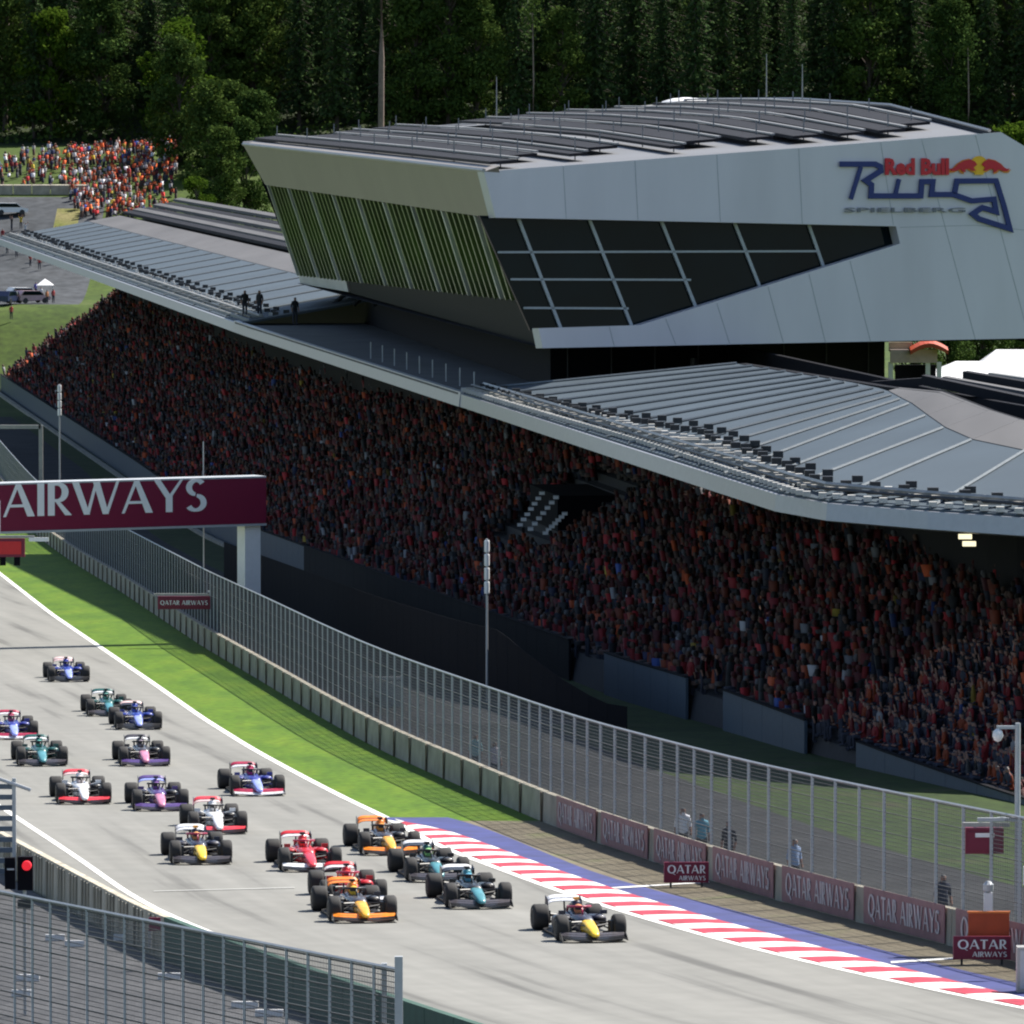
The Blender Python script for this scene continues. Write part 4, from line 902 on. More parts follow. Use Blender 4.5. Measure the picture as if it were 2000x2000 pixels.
def wall_text(name, txt, x0, y0, x1, y1, m, off=.02):
    me = font_mesh(txt, off); co = np.array([v.co[:] for v in me.vertices]); mn, mx_ = co.min(0), co.max(0); me.materials.append(m)
    O = wp(zo[0] + x0 * sc_, zo[1] + y1 * sc_, .08); U = wp(zo[0] + x1 * sc_, zo[1] + y1 * sc_, .08) - O; Vv = wp(zo[0] + x0 * sc_, zo[1] + y0 * sc_, .08) - O
    for v in me.vertices:
        c = v.co; v.co = O + U * ((c.x - mn[0]) / (mx_[0] - mn[0])) + Vv * ((c.y - mn[1]) / (mx_[1] - mn[1])) + nW * (c.z + .03)
    return link(name, me, None, wing)
wall_text('lettering', 'Red Bull', 612, 188, 1215, 350, REDL, .045)
wall_text('lettering', 'SPIELBERG', 228, 655, 1370, 700, GREYL, .01)
def wdisc(cx, cy, rx, ry, m, d=.06, n=20):
    MB().prism([wp(zo[0] + (cx + rx * math.cos(2 * math.pi * k / n)) * sc_, zo[1] + (cy + ry * math.sin(2 * math.pi * k / n)) * sc_, d) for k in range(n)], nW * .05).build('emblem_disc', m, wing)
wdisc(1500, 255, 82, 88, YELL)
bull = [(0, 0), (-20, -28), (-62, -50), (-120, -38), (-175, -8), (-205, 22), (-235, 40), (-262, 35), (-240, 62), (-200, 60), (-160, 42), (-135, 66), (-105, 72), (-118, 45), (-80, 36), (-40, 58), (-14, 56), (-34, 28)]
for sgn in (1, -1):
    MB().prism([wp(zo[0] + (1500 + sgn * (-22 + x)) * sc_, zo[1] + (250 + y) * sc_, .12) for x, y in bull], nW * .05).build('emblem_bull', REDL, wing)
    MB().prism([wp(zo[0] + (1500 + sgn * (-22 + x * 1.06 - 4)) * sc_, zo[1] + (252 + y * 1.2) * sc_, .05) for x, y in bull], nW * .03).build('emblem_backing', mat('orange_emblem', (.80, .28, .04), .5), wing)  # larger orange copy behind the red bull
MB().prism([wp(zo[0] + (1500 + x) * sc_, zo[1] + y * sc_, .10) for x, y in ((-45, 345), (45, 345), (25, 300), (-25, 300))], nW * .04).build('emblem_disc', YELL, wing)
# roof masts and dome
for (px, y0, y1, Y, lab) in ((1497, 105, 210, 520, 'thin pale mast standing on the roof, left of the two tall ones'), (1567, 125, 212, 505, 'thin pale mast standing on the roof, right of the two tall ones'), (970, 150, 250, 558, 'thin mast at the far left part of the roof')):
    a, b = P(px, y1, Y * RS), P(px, y0, Y * RS); t = tag(empty('roof_mast', a), lab, 'mast'); H = b.z - a.z
    MB().tube([(0, 0, -.4), (0, 0, H)], .07, 6, r1=.03).build('pole', RAILW, t); MB().box((0, 0, 0), (.5, .5, .25)).build('base', DARKM, t)
a = P(1340, 206, (555) * RS); t = tag(empty('roof_dome', a), 'small bright white dome on the far roof edge', 'skylight'); MB().lathe([(1.95, -.3), (1.95, 0), (1.7, .3), (1.0, .5), (.2, .58)], 18).build('shell', WHITE, t, smooth=True); MB().lathe([(2.05, -.35), (2.05, -.25), (1.9, -.25)], 18).build('ring', RAILW, t)

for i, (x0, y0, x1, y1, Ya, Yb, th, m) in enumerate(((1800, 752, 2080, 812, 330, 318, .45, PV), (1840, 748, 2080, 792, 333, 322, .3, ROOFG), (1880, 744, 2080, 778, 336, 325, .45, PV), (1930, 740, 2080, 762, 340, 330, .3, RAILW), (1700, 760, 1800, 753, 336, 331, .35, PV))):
    a, b = P(x0, y0, Ya), P(x1, y1, Yb); MB().hexa([p - so for p in (a, b, b + Vector((.3, 1.0, 0)), a + Vector((.3, 1.0, 0)))] + [p - so + Vector((0, 0, th)) for p in (a, b, b + Vector((.3, 1.0, 0)), a + Vector((.3, 1.0, 0)))]).build('roof_rail', m, stand)
# road on the hillside at far left
def van(px, py, Y, rz, m, label):
    a = P(px, py, Y); z = hillz(a.x, Y); t = tag(empty('parked_car', (a.x, Y, z)), label, 'car'); t.rotation_euler = (0, 0, rz)
    prof = [(-2.1, .35), (2.1, .35), (2.15, .8), (1.3, .95), (.7, 1.5), (-1.6, 1.55), (-2.1, .95)]
    MB().prism([(x, -.85, z_) for x, z_ in prof], (0, 1.7, 0)).build('body', m, t); MB().prism([(x, -.87, z_) for x, z_ in [(1.2, .98), (.65, 1.43), (-1.5, 1.47), (-1.85, 1.0)]], (0, 1.74, 0)).build('window', GLASS, t)
    wm = MB().lathe([(.33, -.1), (.35, 0), (.33, .1)], 12, axis='x').mesh('wheel', DARKM)
    for sx in (-1.35, 1.35):
        for sy in (-.8, .8):
            w = link('wheel', wm, None, t, (sx, sy, .34)); w.rotation_euler = (0, 0, math.pi / 2)
bw = tag(empty('bank_wall', (-62, 921, hillz(-62, 921))), 'low grey wall at the foot of the hillside crowd at far left', 'wall'); bz = bw.location.copy()
for i in range(9):
    x0, x1 = -76 + i * 2.4, -76 + i * 2.4 + 2.3; MB().hexa([Vector((x, y, hillz(x, y) + d)) - bz for d in (-.2, 1.1) for x, y in ((x0, 921), (x1, 921), (x1, 921.4), (x0, 921.4))]).build('wall_block', CONC, bw)
van(18, 600, 860, 1.2, mat('car_navy', (.02, .03, .08), .4), 'dark blue car at the left picture edge beyond the stand'); van(20, 420, 912, .3, WHITE, 'white car on the hillside road above the far roof end')
rl = tag(empty('crowd_barrier', (-62, 896, hillz(-62, 896))), 'low metal barrier beside the hillside road at far left', 'barrier'); rz_ = rl.location.copy()
for i in range(12):
    x = -74 + i * 1.8; z = hillz(x, 896); MB().box(Vector((x, 896, z + .5)) - rz_, (.08, .08, 1.1)).build('post', GALV, rl); MB().box(Vector((x + .9, 896, z + .9)) - rz_, (1.8, .05, .35)).build('rail', RAILW, rl)
for i, x in enumerate(np.linspace(-64.5, -57, 14)):
    Y = random.uniform(888, 917); x = float(x) / 900 * Y; c = random.choice(list(SHIRTS.values())); c = tuple(min(1, k * 2.4) for k in c)  # shirts lightened in colour for people in full sun
    person((x, Y, hillz(x, Y)), random.uniform(-1, 1), random.choice(PM_STAND), c, 'spectator walking on the grey hillside road at far left, %s from the left' % ORD[i], 'walkers on the hillside road')
for i, (px, Y, c) in enumerate(((92, 858, (.5, .2, .1)), (104, 862, (.35, .05, .05)), (80, 866, (.6, .6, .6)), (70, 872, (.1, .1, .3)), (30, 860, (.5, .5, .5)), (22, 852, (.4, .05, .05)))):
    x = (px - 1000) / F * Y; person((x, Y, hillz(x, Y)), random.uniform(-1, 1), PM_STAND[0], c, 'person walking on the road beyond the stand, %s from the left' % ['fifth', 'rightmost', 'fourth', 'third', 'second', 'leftmost'][i], 'people on the road beyond the stand')
# booths and tents behind the near roof
a = P(1737, 745, 452); t = tag(empty('kiosk', (a.x, a.y, a.z - 1)), 'white kiosk with sign board under an orange awning behind the roof', 'kiosk'); k = 452 / F
MB().box((50 * k, 1.5, 1 + 48 * k), (92 * k, .4, 26 * k)).build('sign_board', mat('pale_pink_board', (.55, .42, .38), .6), t)
for x in (5, 78, 100): MB().box((x * k, 1.6, .5 + 18 * k), (9 * k, .3, 36 * k + 1)).build('post', WHITE, t)
MB().box((55 * k, 2.4, .5 + 15 * k), (80 * k, .4, 30 * k + 1)).build('counter', BLACK, t)
rings = []
for i in range(9):
    x = (42 + 74 * i / 8) * k; zz = 1 + (58 + 14 * math.sin(math.pi * i / 8)) * k; rings.append([(x, .4, zz - 6 * k), (x, 2.6, zz - 6 * k), (x, 2.6, zz + 4 * k), (x, 1.5, zz + 8 * k), (x, .4, zz + 2 * k)])
MB().loft(rings).build('awning', ORANGE, t); MB().box((25 * k, 2, 1 + 66 * k), (46 * k, .3, 18 * k)).build('back_panel', mat('tan_panel', (.4, .33, .22), .7), t)
for i, (px, py, w, h, Y, lab) in enumerate(((1905, 738, 7.2, 1.1, 470, 'flat white tent roof behind the near roof'), (1985, 738, 7.5, 1.9, 478, 'taller white tent roof cut by the right picture edge'))):
    a = P(px, py, Y); t = tag(empty('tent', (a.x, a.y, a.z - 2.5)), lab, 'tent', 'white tents behind the roof')
    MB().add([(-w / 2, -3, 2.5), (w / 2, -3, 2.5), (w / 2, 3, 2.5), (-w / 2, 3, 2.5), (-w * .18, 0, 2.5 + h), (w * .3, 0, 2.5 + h)], [(0, 1, 5, 4), (1, 2, 5), (2, 3, 4, 5), (3, 0, 4), (3, 2, 1, 0)]).build('canopy', WHITE, t)
    for sx in (-1, 1):
        for sy in (-1, 1): MB().tube([(sx * w * .48, sy * 2.9, 0), (sx * w * .48, sy * 2.9, 2.5)], .06, 6).build('leg', GALV, t)
    MB().box((-w * .1, -3.05, 2.2), (w * .75, .08, .5)).build('valance', GREENB, t)
# vehicles and road beyond the far end of the stand
van(46, 566, 868, .5, WHITE, 'white car parked on the road beyond the far end of the stand'); van(62, 590, 862, .6, mat('car_pink', (.45, .3, .33), .4), 'pinkish car nearer on the road beyond the far end of the stand')
a = P(88, 540, 870); t = tag(empty('tent', (a.x, a.y, hillz(a.x, a.y))), 'tiny white tent beside the cars beyond the stand', 'tent'); MB().add([(-1, -1, 1.6), (1, -1, 1.6), (1, 1, 1.6), (-1, 1, 1.6), (0, 0, 2.4)], [(0, 1, 4), (1, 2, 4), (2, 3, 4), (3, 0, 4), (3, 2, 1, 0)]).build('canopy', WHITE, t)
for sx in (-.9, .9): MB().box((sx, 0, .8), (.08, .08, 1.6)).build('leg', GALV, t)
# ------------------------------------------------------------------ racing cars (local: x right, y forward, z up)
CARB = mat('carbon', (.012, .012, .014), .45)
RUB = mat('tyre_rubber', (.022, .021, .021), .8, var=.25, scale=6)
RIM = mat('wheel_cover', (.035, .035, .04), .4, .3)
def pm(name, c, rough=.35, metal=.0): return mat('paint_' + name, c, rough, metal, var=.28, scale=7.0, coat=.4)
def sec(y, hw, zb, zt, r=.35, n=12, cx=0, sq=3.2):
    out = []
    for k in range(n):
        w = 2 * math.pi * (k + .5) / n; c, s = math.cos(w), math.sin(w); e = 2 / sq
        out.append(Vector((cx + hw * math.copysign(abs(c) ** e, c), y, (zb + zt) / 2 + (zt - zb) / 2 * math.copysign(abs(s) ** e, s))))
    return out
CM = {}
mb = MB()      # tub and engine cover; slot 0 base, slot 1 nose
mb.loft([sec(2.76, .05, .17, .22), sec(2.68, .11, .15, .28), sec(2.40, .15, .17, .36), sec(2.1, .175, .18, .44), sec(1.75, .195, .17, .51), sec(1.5, .21, .16, .55)], 1)
mb.loft([sec(1.5, .212, .158, .552), sec(1.1, .25, .13, .60), sec(.75, .30, .11, .64), sec(.55, .33, .10, .62), sec(.1, .34, .10, .60), sec(-.2, .34, .10, .66), sec(-.5, .36, .10, .66), sec(-1.0, .33, .10, .60), sec(-1.6, .22, .12, .50), sec(-2.2, .10, .20, .40)], 0)
mb.loft([sec(-.16, .10, .62, .93, n=10), sec(-.24, .135, .60, .97, n=10), sec(-.45, .14, .58, .95, n=10), sec(-.8, .10, .55, .88, n=10), sec(-1.4, .05, .46, .74, n=10), sec(-2.05, .02, .38, .55, n=10)], 2)
CM['body'] = mb.mesh('car_body', [CARB] * 3, True)
mb = MB(); mb.prism([(x, y, .045) for x, y in ((-.30, 1.25), (.30, 1.25), (.55, .95), (.80, .55), (.80, -1.15), (.55, -1.95), (.45, -2.25), (-.45, -2.25), (-.55, -1.95), (-.80, -1.15), (-.80, .55), (-.55, .95))], (0, 0, .045)); CM['floor'] = mb.mesh('car_floor', CARB)
for s, nm in ((-1, 'pod_l'), (1, 'pod_r')):
    mb = MB(); mb.loft([sec(.62, .20, .27, .58, cx=s * .50), sec(.35, .25, .22, .60, cx=s * .51), sec(-.2, .25, .15, .58, cx=s * .49), sec(-.8, .19, .12, .50, cx=s * .42), sec(-1.4, .12, .12, .40, cx=s * .33), sec(-1.9, .05, .13, .30, cx=s * .25)], 0)
    mb.box((s * .51, .625, .44), (.34, .02, .16), 1); CM[nm] = mb.mesh(nm, [CARB, BLACK], True)
mb = MB(); pts = [(.30 * math.sin(a) * (1.1 if abs(a) > 1 else 1), -.30 + .86 * (math.cos(a) * .5 + .5), .84 - .05 * (1 - (math.cos(a) * .5 + .5))) for a in np.linspace(-2.2, 2.2, 15)]
mb.tube(pts, .034, 8); mb.tube([(0, .56, .84), (0, .70, .62)], .026, 6); mb.tube([pts[0], (-.24, -.42, .64)], .03, 6); mb.tube([pts[-1], (.24, -.42, .64)], .03, 6); CM['halo'] = mb.mesh('halo', CARB, True)
# front wing: curved flaps
def flap(y0, z0, ch, rise, hw, drop, th=.02, inner=.0, mi=0):
    m = MB(); rings = []
    for i in range(13):
        x = -hw + 2 * hw * i / 12; ax = abs(x) / hw; k = (1 - ax) ; zz = z0 + drop * ax * ax - .02 * k; yy = y0 - .16 * ax * ax
        rings.append([Vector((x, yy, zz)), Vector((x, yy - ch, zz + rise)), Vector((x, yy - ch, zz + rise + th)), Vector((x, yy, zz + th))])
    m.loft(rings, mi); return m
m0 = flap(2.80, .075, .22, .015, .92, .02, .020); m1 = flap(2.62, .105, .16, .035, .92, .02, .016); m2 = flap(2.50, .145, .14, .05, .92, .02, .016); m3 = flap(2.40, .195, .11, .05, .91, .01, .014)
for m_, mi in ((m1, 0), (m2, 1), (m3, 1)): m0.add(m_.v, m_.f, mi)
CM['fwing'] = m0.mesh('front_wing', [CARB, CARB])
for s in (-1, 1): CM['fep%d' % s] = MB().prism([(s * .925, y, z) for y, z in ((2.70, .05), (2.18, .05), (2.16, .22), (2.30, .26), (2.56, .15))], (s * .018, 0, 0)).mesh('fep', CARB)
# rear wing
def rflap(y0, z0, ch, rise):
    m = MB(); rings = []
    for i in range(13):
        x = -.49 + .98 * i / 12; ax = abs(x) / .49; k = ax ** 5; zz = z0 - .10 * k
        rings.append([Vector((x, y0 - .02 * k, zz)), Vector((x, y0 - ch, zz + rise)), Vector((x, y0 - ch, zz + rise + .02)), Vector((x, y0, zz + .022))])
    return m.loft(rings)
m0 = rflap(-2.08, .78, .26, .05); m1 = rflap(-2.30, .855, .13, .075); m0.add(m1.v, m1.f, 1); CM['rwing'] = m0.mesh('rear_wing', [CARB, CARB])
for s in (-1, 1):
    CM['rep%d' % s] = MB().prism([(s * .485, y, z) for y, z in ((-2.04, .30), (-2.42, .34), (-2.50, .62), (-2.46, .93), (-2.08, .84), (-2.02, .60))], (s * .018, 0, 0)).mesh('rep', CARB)
mb = flap(-2.10, .36, .16, .06, .46, -.03); mb.tube([(-.0, -2.1, .45), (0, -2.18, .80)], .025, 6); CM['beam'] = mb.mesh('beam_wing', CARB)
def wheel_meshes(w, r, key):
    mb = MB(); mb.lathe([(r * .62, -w / 2 + .01), (r * .86, -w / 2), (r * .97, -w / 2 + .035), (r, -w / 2 + .075), (r, w / 2 - .075), (r * .97, w / 2 - .035), (r * .86, w / 2), (r * .62, w / 2 - .01)], 22, axis='x'); CM[key + 't'] = mb.mesh('tyre', RUB, True)
    mb = MB(); mb.lathe([(.02, -w / 2 + .045), (r * .40, -w / 2 + .03), (r * .63, -w / 2 + .004), (r * .63, w / 2 - .004), (r * .40, w / 2 - .03), (.02, w / 2 - .045)], 16, axis='x'); CM[key + 'r'] = mb.mesh('wheel', RIM, True)
wheel_meshes(.35, .365, 'f'); wheel_meshes(.45, .37, 'r')
ARMS = {'f': (((.17, 2.0, .42), (.66, 1.85, .48)), ((.19, 1.55, .50), (.66, 1.75, .50)), ((.17, 1.95, .22), (.66, 1.83, .24)), ((.2, 1.45, .20), (.66, 1.78, .24)), ((.2, 1.6, .48), (.64, 1.8, .28))), 'r': (((.15, -1.45, .40), (.62, -1.75, .46)), ((.12, -2.0, .40), (.62, -1.85, .46)), ((.15, -1.4, .2), (.62, -1.75, .24)), ((.12, -2.0, .22), (.62, -1.85, .24)))}
for s in (-1, 1):
    for k in 'fr':
        mb = MB()
        for a, b in ARMS[k]: mb.tube([(s * a[0], a[1], a[2]), (s * b[0], b[1], b[2])], .022, 4)
        mb.box((s * (.60 if k == 'f' else .54), 1.8 if k == 'f' else -1.8, .37), (.10, .34, .36)); CM['susp%s%d' % (k, s)] = mb.mesh('suspension', CARB)
for s in (-1, 1):
    mb = MB(); mb.box((s * .60, .72, .70), (.20, .07, .11)); mb.tube([(s * .52, .72, .66), (s * .36, .66, .60)], .012, 4); CM['mir%d' % s] = mb.mesh('mirror', CARB)
mb = MB(); mb.box((0, -.30, 1.01), (.16, .16, .07)); mb.box((0, -.30, .975), (.05, .08, .05)); CM['tcam'] = mb.mesh('roll_camera', CARB)
# driver: helmet and shoulders as one body
def driver_mesh():
    mb = MB(); mb.loft([sec(.30, .02, .60, .60, n=12), ] , 0, cap=False) if False else None
    rings = []
    for z, rx, ry in ((.36, .20, .14), (.50, .24, .15), (.58, .20, .13), (.62, .09, .09), (.65, .115, .13), (.72, .135, .155), (.79, .13, .145), (.85, .09, .10), (.875, .03, .035)):
        rings.append([Vector((rx * math.cos(2 * math.pi * k / 14), .06 + ry * math.sin(2 * math.pi * k / 14), z)) for k in range(14)])
    mb.loft(rings, 0); me = mb.mesh('driver', [CLOTH, DARKM, CLOTH], True); mi = []
    for p in me.polygons:
        c = p.center; mi.append(1 if (.69 < c.z < .77 and c.y > .13) or c.z < .61 else 0)
    me.polygons.foreach_set('material_index', mi); return me
DRV = driver_mesh()
def part(name, key, parent, mats, loc=None):
    o = bpy.data.objects.new(name, CM[key]); COL.objects.link(o); o.parent = parent
    if loc is not None: o.location = loc
    for i, m in enumerate(mats):
        o.material_slots[i].link = 'OBJECT'; o.material_slots[i].material = m
    return o
def race_car(px, py, c, label, hl, dlabel, yaw=0.0):
    """c: base, nose, airbox, pods, fw main, fw flaps, rw main, rw flap, endplate, halo, helmet"""
    p = G(px, py); Yw = p.y; m = -.125; zs = (gzf(Yw + 2) - gzf(Yw - 2)) / 4
    fwd = Vector((-m, -1, -zs)); fwd = Matrix.Rotation(math.radians(yaw), 3, 'Z') @ fwd; fwd.normalize()
    up = Vector((0, -zs, 1)).normalized(); rgt = fwd.cross(up).normalized(); up = rgt.cross(fwd)
    R = Matrix((rgt, fwd, up)).transposed().to_4x4(); org = Vector((p.x, p.y, gzf(p.y))) - R.to_3x3() @ Vector((0, 1.8, 0)) + Vector((0, 0, .006))
    t = tag(empty('racing_car'), label, 'racing car', 'racing cars in the pack'); t.matrix_world = Matrix.Translation(org) @ R
    K = {k: pm(*v) if isinstance(v, tuple) else v for k, v in c.items()}
    b = K['base']; d = K.get('dark', CARB)
    body = part('body', 'body', t, [b, K.get('nose', b), K.get('air', b)])
    part('roll_camera', 'tcam', body, [K.get('cam', CARB)])
    part('floor', 'floor', t, [CARB]); part('sidepod', 'pod_l', t, [K.get('pod', b), BLACK]); part('sidepod', 'pod_r', t, [K.get('pod', b), BLACK])
    part('halo', 'halo', t, [K.get('halo', CARB)])
    f = part('front_wing', 'fwing', t, [K.get('fw', d), K.get('ff', d)])
    for s in (-1, 1): part('endplate', 'fep%d' % s, f, [K.get('fe', d)])
    r = part('rear_wing', 'rwing', t, [K.get('rw', d), K.get('rf', K.get('rw', d))])
    for s in (-1, 1): part('endplate', 'rep%d' % s, r, [K.get('re', d)])
    part('beam', 'beam', r, [CARB]); [part('suspension', 'susp%s%d' % (k, s), t, [CARB]) for k in 'fr' for s in (-1, 1)]
    for s in (-1, 1): part('mirror', 'mir%d' % s, t, [b])
    for (x, y, k) in ((-.82, 1.8, 'f'), (.82, 1.8, 'f'), (-.775, -1.8, 'r'), (.775, -1.8, 'r')):
        w = part('wheel', k + 'r', t, [RIM], (x, y, .365)); part('tyre', k + 't', w, [RUB])
    o = link('person', DRV); o.matrix_world = t.matrix_world.copy(); o.color = (*hl, 1); tag(o, dlabel, 'person', 'drivers in their cars')
    return t
NAVY = ('navy', (.010, .012, .035), .45); YEL = ('yellow', (.85, .55, .03)); RED = ('red', (.55, .012, .02)); WH = ('white', (.75, .75, .76)); BLK = ('black', (.012, .012, .014)); PAP = ('papaya', (.80, .22, .015)); TEAL = ('teal', (.07, .26, .29)); SILV = ('silver', (.45, .48, .5)); GRN = ('green', (.008, .085, .075)); BLU = ('blue', (.015, .04, .30)); LBL = ('light_blue', (.30, .36, .80)); PINK = ('pink', (.60, .22, .34)); PURP = ('purple', (.09, .05, .20)); RBLU = ('royal', (.03, .04, .28)); CRIM = ('crimson', (.35, .01, .05)); ORY = ('amber', (.85, .42, .03)); DGR = ('dark_grey', (.05, .045, .055)); LRED = ('bright_red', (.70, .04, .06)); PINKW = ('blush', (.72, .52, .5))
RBC = dict(base=NAVY, nose=YEL, air=NAVY, pod=NAVY, fw=BLK, ff=DGR, rw=WH, rf=WH, re=NAVY, cam=ORY, halo=CRIM)
MCL = dict(base=DGR, nose=ORY, air=PAP, pod=BLK, fw=BLK, ff=PAP, rw=PAP, rf=PAP, re=BLK, fe=BLK)
FER = dict(base=RED, nose=LRED, air=RED, pod=RED, fw=BLK, ff=WH, rw=WH, rf=RED, re=BLK, halo=CRIM)
MER = dict(base=BLK, nose=TEAL, air=TEAL, pod=BLK, fw=BLK, ff=DGR, rw=BLK, rf=WH, re=BLK)
HAA = dict(base=WH, nose=WH, air=WH, pod=BLK, fw=BLK, ff=LRED, rw=PINKW, rf=LRED, re=BLK)
ALP = dict(base=PURP, nose=PINK, air=PURP, pod=BLK, fw=DGR, ff=PURP, rw=LBL, rf=PURP, re=BLK)
RBV = dict(base=RBLU, nose=LBL, air=CRIM, pod=RBLU, fw=WH, ff=CRIM, rw=WH, rf=CRIM, re=BLK)
AST = dict(base=GRN, nose=TEAL, air=GRN, pod=GRN, fw=BLK, ff=DGR, rw=WH, rf=GRN, re=BLK)
WIL = dict(base=BLU, nose=LBL, air=BLU, pod=BLU, fw=BLK, ff=BLK, rw=BLK, rf=PINKW, re=BLK)
race_car(1152, 1837, RBC, 'navy racing car with yellow nose leading the field nearest the kerb', (.6, .25, .12), 'driver with orange helmet in the leading navy car', 3)
race_car(707, 1799, MCL, 'orange and black racing car nearest the camera left of the leader', (.75, .5, .05), 'driver with yellow helmet in the nearest orange car', 2)
race_car(690, 1766, FER, 'red racing car half hidden behind the nearest orange car', (.5, .02, .02), 'driver with red helmet in the car behind the nearest orange car')
race_car(933, 1772, MER, 'black and teal racing car just behind the leader', (.1, .35, .5), 'driver with blue helmet in the black car just behind the leader', 2)
c = dict(MER); c['air'] = GRN
race_car(853, 1720, c, 'black racing car with green engine cover behind another black car', (.25, .55, .2), 'driver with green helmet in the black car beside the kerb', 2)
race_car(605, 1700, FER, 'bright red racing car in the open middle of the track', (.55, .05, .05), 'driver with red helmet in the red car in the middle of the track', 1)
race_car(760, 1668, MCL, 'orange racing car where the kerb begins', (.75, .3, .05), 'driver with orange helmet in the car where the kerb begins', 2)
race_car(392, 1686, RBC, 'navy racing car with yellow nose on the left half of the track', (.6, .3, .1), 'driver with orange helmet in the navy car on the left half')
c = dict(HAA); race_car(425, 1627, c, 'white and red racing car right behind the second navy car', (.6, .6, .6), 'driver with white helmet in the white car behind the navy car')
race_car(163, 1569, HAA, 'white racing car with red front wing near the left edge line', (.7, .6, .6), 'driver with white helmet in the white car near the left edge')
race_car(313, 1582, ALP, 'purple and pink racing car in the left middle of the pack', (.2, .08, .3), 'driver with purple helmet in the purple car')
race_car(502, 1553, RBV, 'royal blue and crimson racing car with white wings near the grass edge', (.5, .05, .15), 'driver with crimson helmet in the blue car near the grass', 2)
c = dict(ALP); c.update(base=DGR, air=DGR, rw=WH, rf=DGR, ff=PURP); race_car(282, 1495, c, 'dark racing car with pink nose behind the purple one', (.3, .25, .3), 'driver with grey helmet in the dark car with pink nose')
race_car(82, 1495, AST, 'green racing car at the left of the pack', (.1, .4, .35), 'driver with green helmet in the green car at left')
race_car(27, 1443, RBV, 'blue and crimson racing car cut by the left picture edge', (.5, .1, .2), 'driver with crimson helmet in the car cut by the left edge')
race_car(270, 1424, WIL, 'blue racing car just ahead of the rearmost one', (.1, .15, .5), 'driver with blue helmet in the car just ahead of the rearmost')
race_car(213, 1398, AST, 'dark green racing car half hidden by a blue car', (.15, .4, .35), 'driver with green helmet in the half hidden green car')
c = dict(WIL); c.update(rw=PINKW); race_car(134, 1331, c, 'blue racing car at the very back of the pack', (.1, .1, .4), 'driver with blue helmet in the rearmost car')

# ------------------------------------------------------------------ trees
def quads_mesh(name, centers, sizes, m, flat=.5, tri=False):
    n = len(centers); C = np.array(centers); S = np.array(sizes)[:, None]
    a = rng.normal(size=(n, 3)); a /= np.linalg.norm(a, axis=1)[:, None]; b = rng.normal(size=(n, 3)); b[:, 2] *= flat; b -= a * (a * b).sum(1)[:, None]; b /= np.linalg.norm(b, axis=1)[:, None]
    V = np.stack([C - a * S, C + b * S * .6, C + a * S, C - b * S * .6], 1).reshape(-1, 3)
    me = bpy.data.meshes.new(name); me.vertices.add(len(V)); me.vertices.foreach_set('co', V.ravel()); me.loops.add(n * 4); me.loops.foreach_set('vertex_index', np.arange(n * 4, dtype=np.int32)); me.polygons.add(n); me.polygons.foreach_set('loop_start', np.arange(n, dtype=np.int32) * 4)
    me.update(calc_edges=True); me.materials.append(m); return me
def conifer(i, h, r, bare=.1):
    C, S = [], []; mb = MB(); mb.tube([(0, 0, 0), (.1, .05, h * .5), (0, 0, h)], .32, 8, r1=.03)
    z = h * bare
    while z < h * .985:
        f = 1 - (z / h - bare) / (1 - bare); L0 = r * (f ** .75) * (.8 + .4 * random.random()) + .2; nb = 6 + int(3 * f); w0 = random.random() * 6.28
        for k in range(nb):
            w = w0 + 6.283 * k / nb + random.uniform(-.25, .25); L = L0 * random.uniform(.65, 1.1); dr = random.uniform(.25, .5)
            ex, ey = math.cos(w), math.sin(w)
            if k % 2 == 0: mb.tube([(0, 0, z), (ex * L * .9, ey * L * .9, z - L * dr * .75)], .05, 3, r1=.015)
            nq = max(3, int(L * 4.2))
            for q in range(nq):
                t = (q + random.random()) / nq; x = t * L; spread = .12 + .30 * (1 - t) * L * .35
                C.append((ex * x - ey * random.uniform(-1, 1) * spread, ey * x + ex * random.uniform(-1, 1) * spread, z - x * dr + .2 * t * t * L * .5 - random.random() * .35)); S.append(random.uniform(.20, .46) * (1.1 - .3 * t))
        z += .34 + .25 * random.random()
    return mb.mesh('trunk_conifer', BARK), quads_mesh('crown_conifer', C, S, LEAF_C)
def broadleaf(i, h, r, m, trunk=.25, nb=34):
    C, S = [], []; mb = MB(); mb.tube([(0, 0, 0), (.2, .1, h * .3), (0, .2, h * .75)], .38, 8, r1=.08)
    cl = []
    for k in range(nb):
        u = random.random(); zc = h * (trunk + (1 - trunk) * u); rr = r * math.sin(math.pi * min(.97, .18 + .8 * u)) ** .7; w = random.random() * 6.28; q = random.random() ** .5 * .85
        c = Vector((rr * q * math.cos(w), rr * q * math.sin(w), zc)); cr = random.uniform(.9, 1.9) * r / 5; cl.append((c, cr))
        mb.tube([(0, .1, max(h * .15, zc - 3)), c * .5 + Vector((0, .1, zc * .45)), c], .11, 4, r1=.02)
    for c, cr in cl:
        for _ in range(int(115 * cr * cr / 1.4)):
            d = rng.normal(size=3); d /= np.linalg.norm(d); q = random.random() ** .4; C.append((c.x + d[0] * cr * q * 1.2, c.y + d[1] * cr * q * 1.2, c.z + d[2] * cr * q * .8)); S.append(random.uniform(.16, .36))
    return mb.mesh('trunk_broadleaf', BARK), quads_mesh('crown_broadleaf', C, S, m)
TV_ = {'spruce': [conifer(i, random.uniform(25, 30), random.uniform(3.2, 4.2)) for i in range(4)], 'broad': [broadleaf(i, random.uniform(19, 24), random.uniform(4.6, 5.6), LEAF_D, trunk=.10, nb=72) for i in range(3)], 'bright': [broadleaf(i, random.uniform(14, 17), 4.2, LEAF_L, trunk=.12, nb=50) for i in range(2)]}
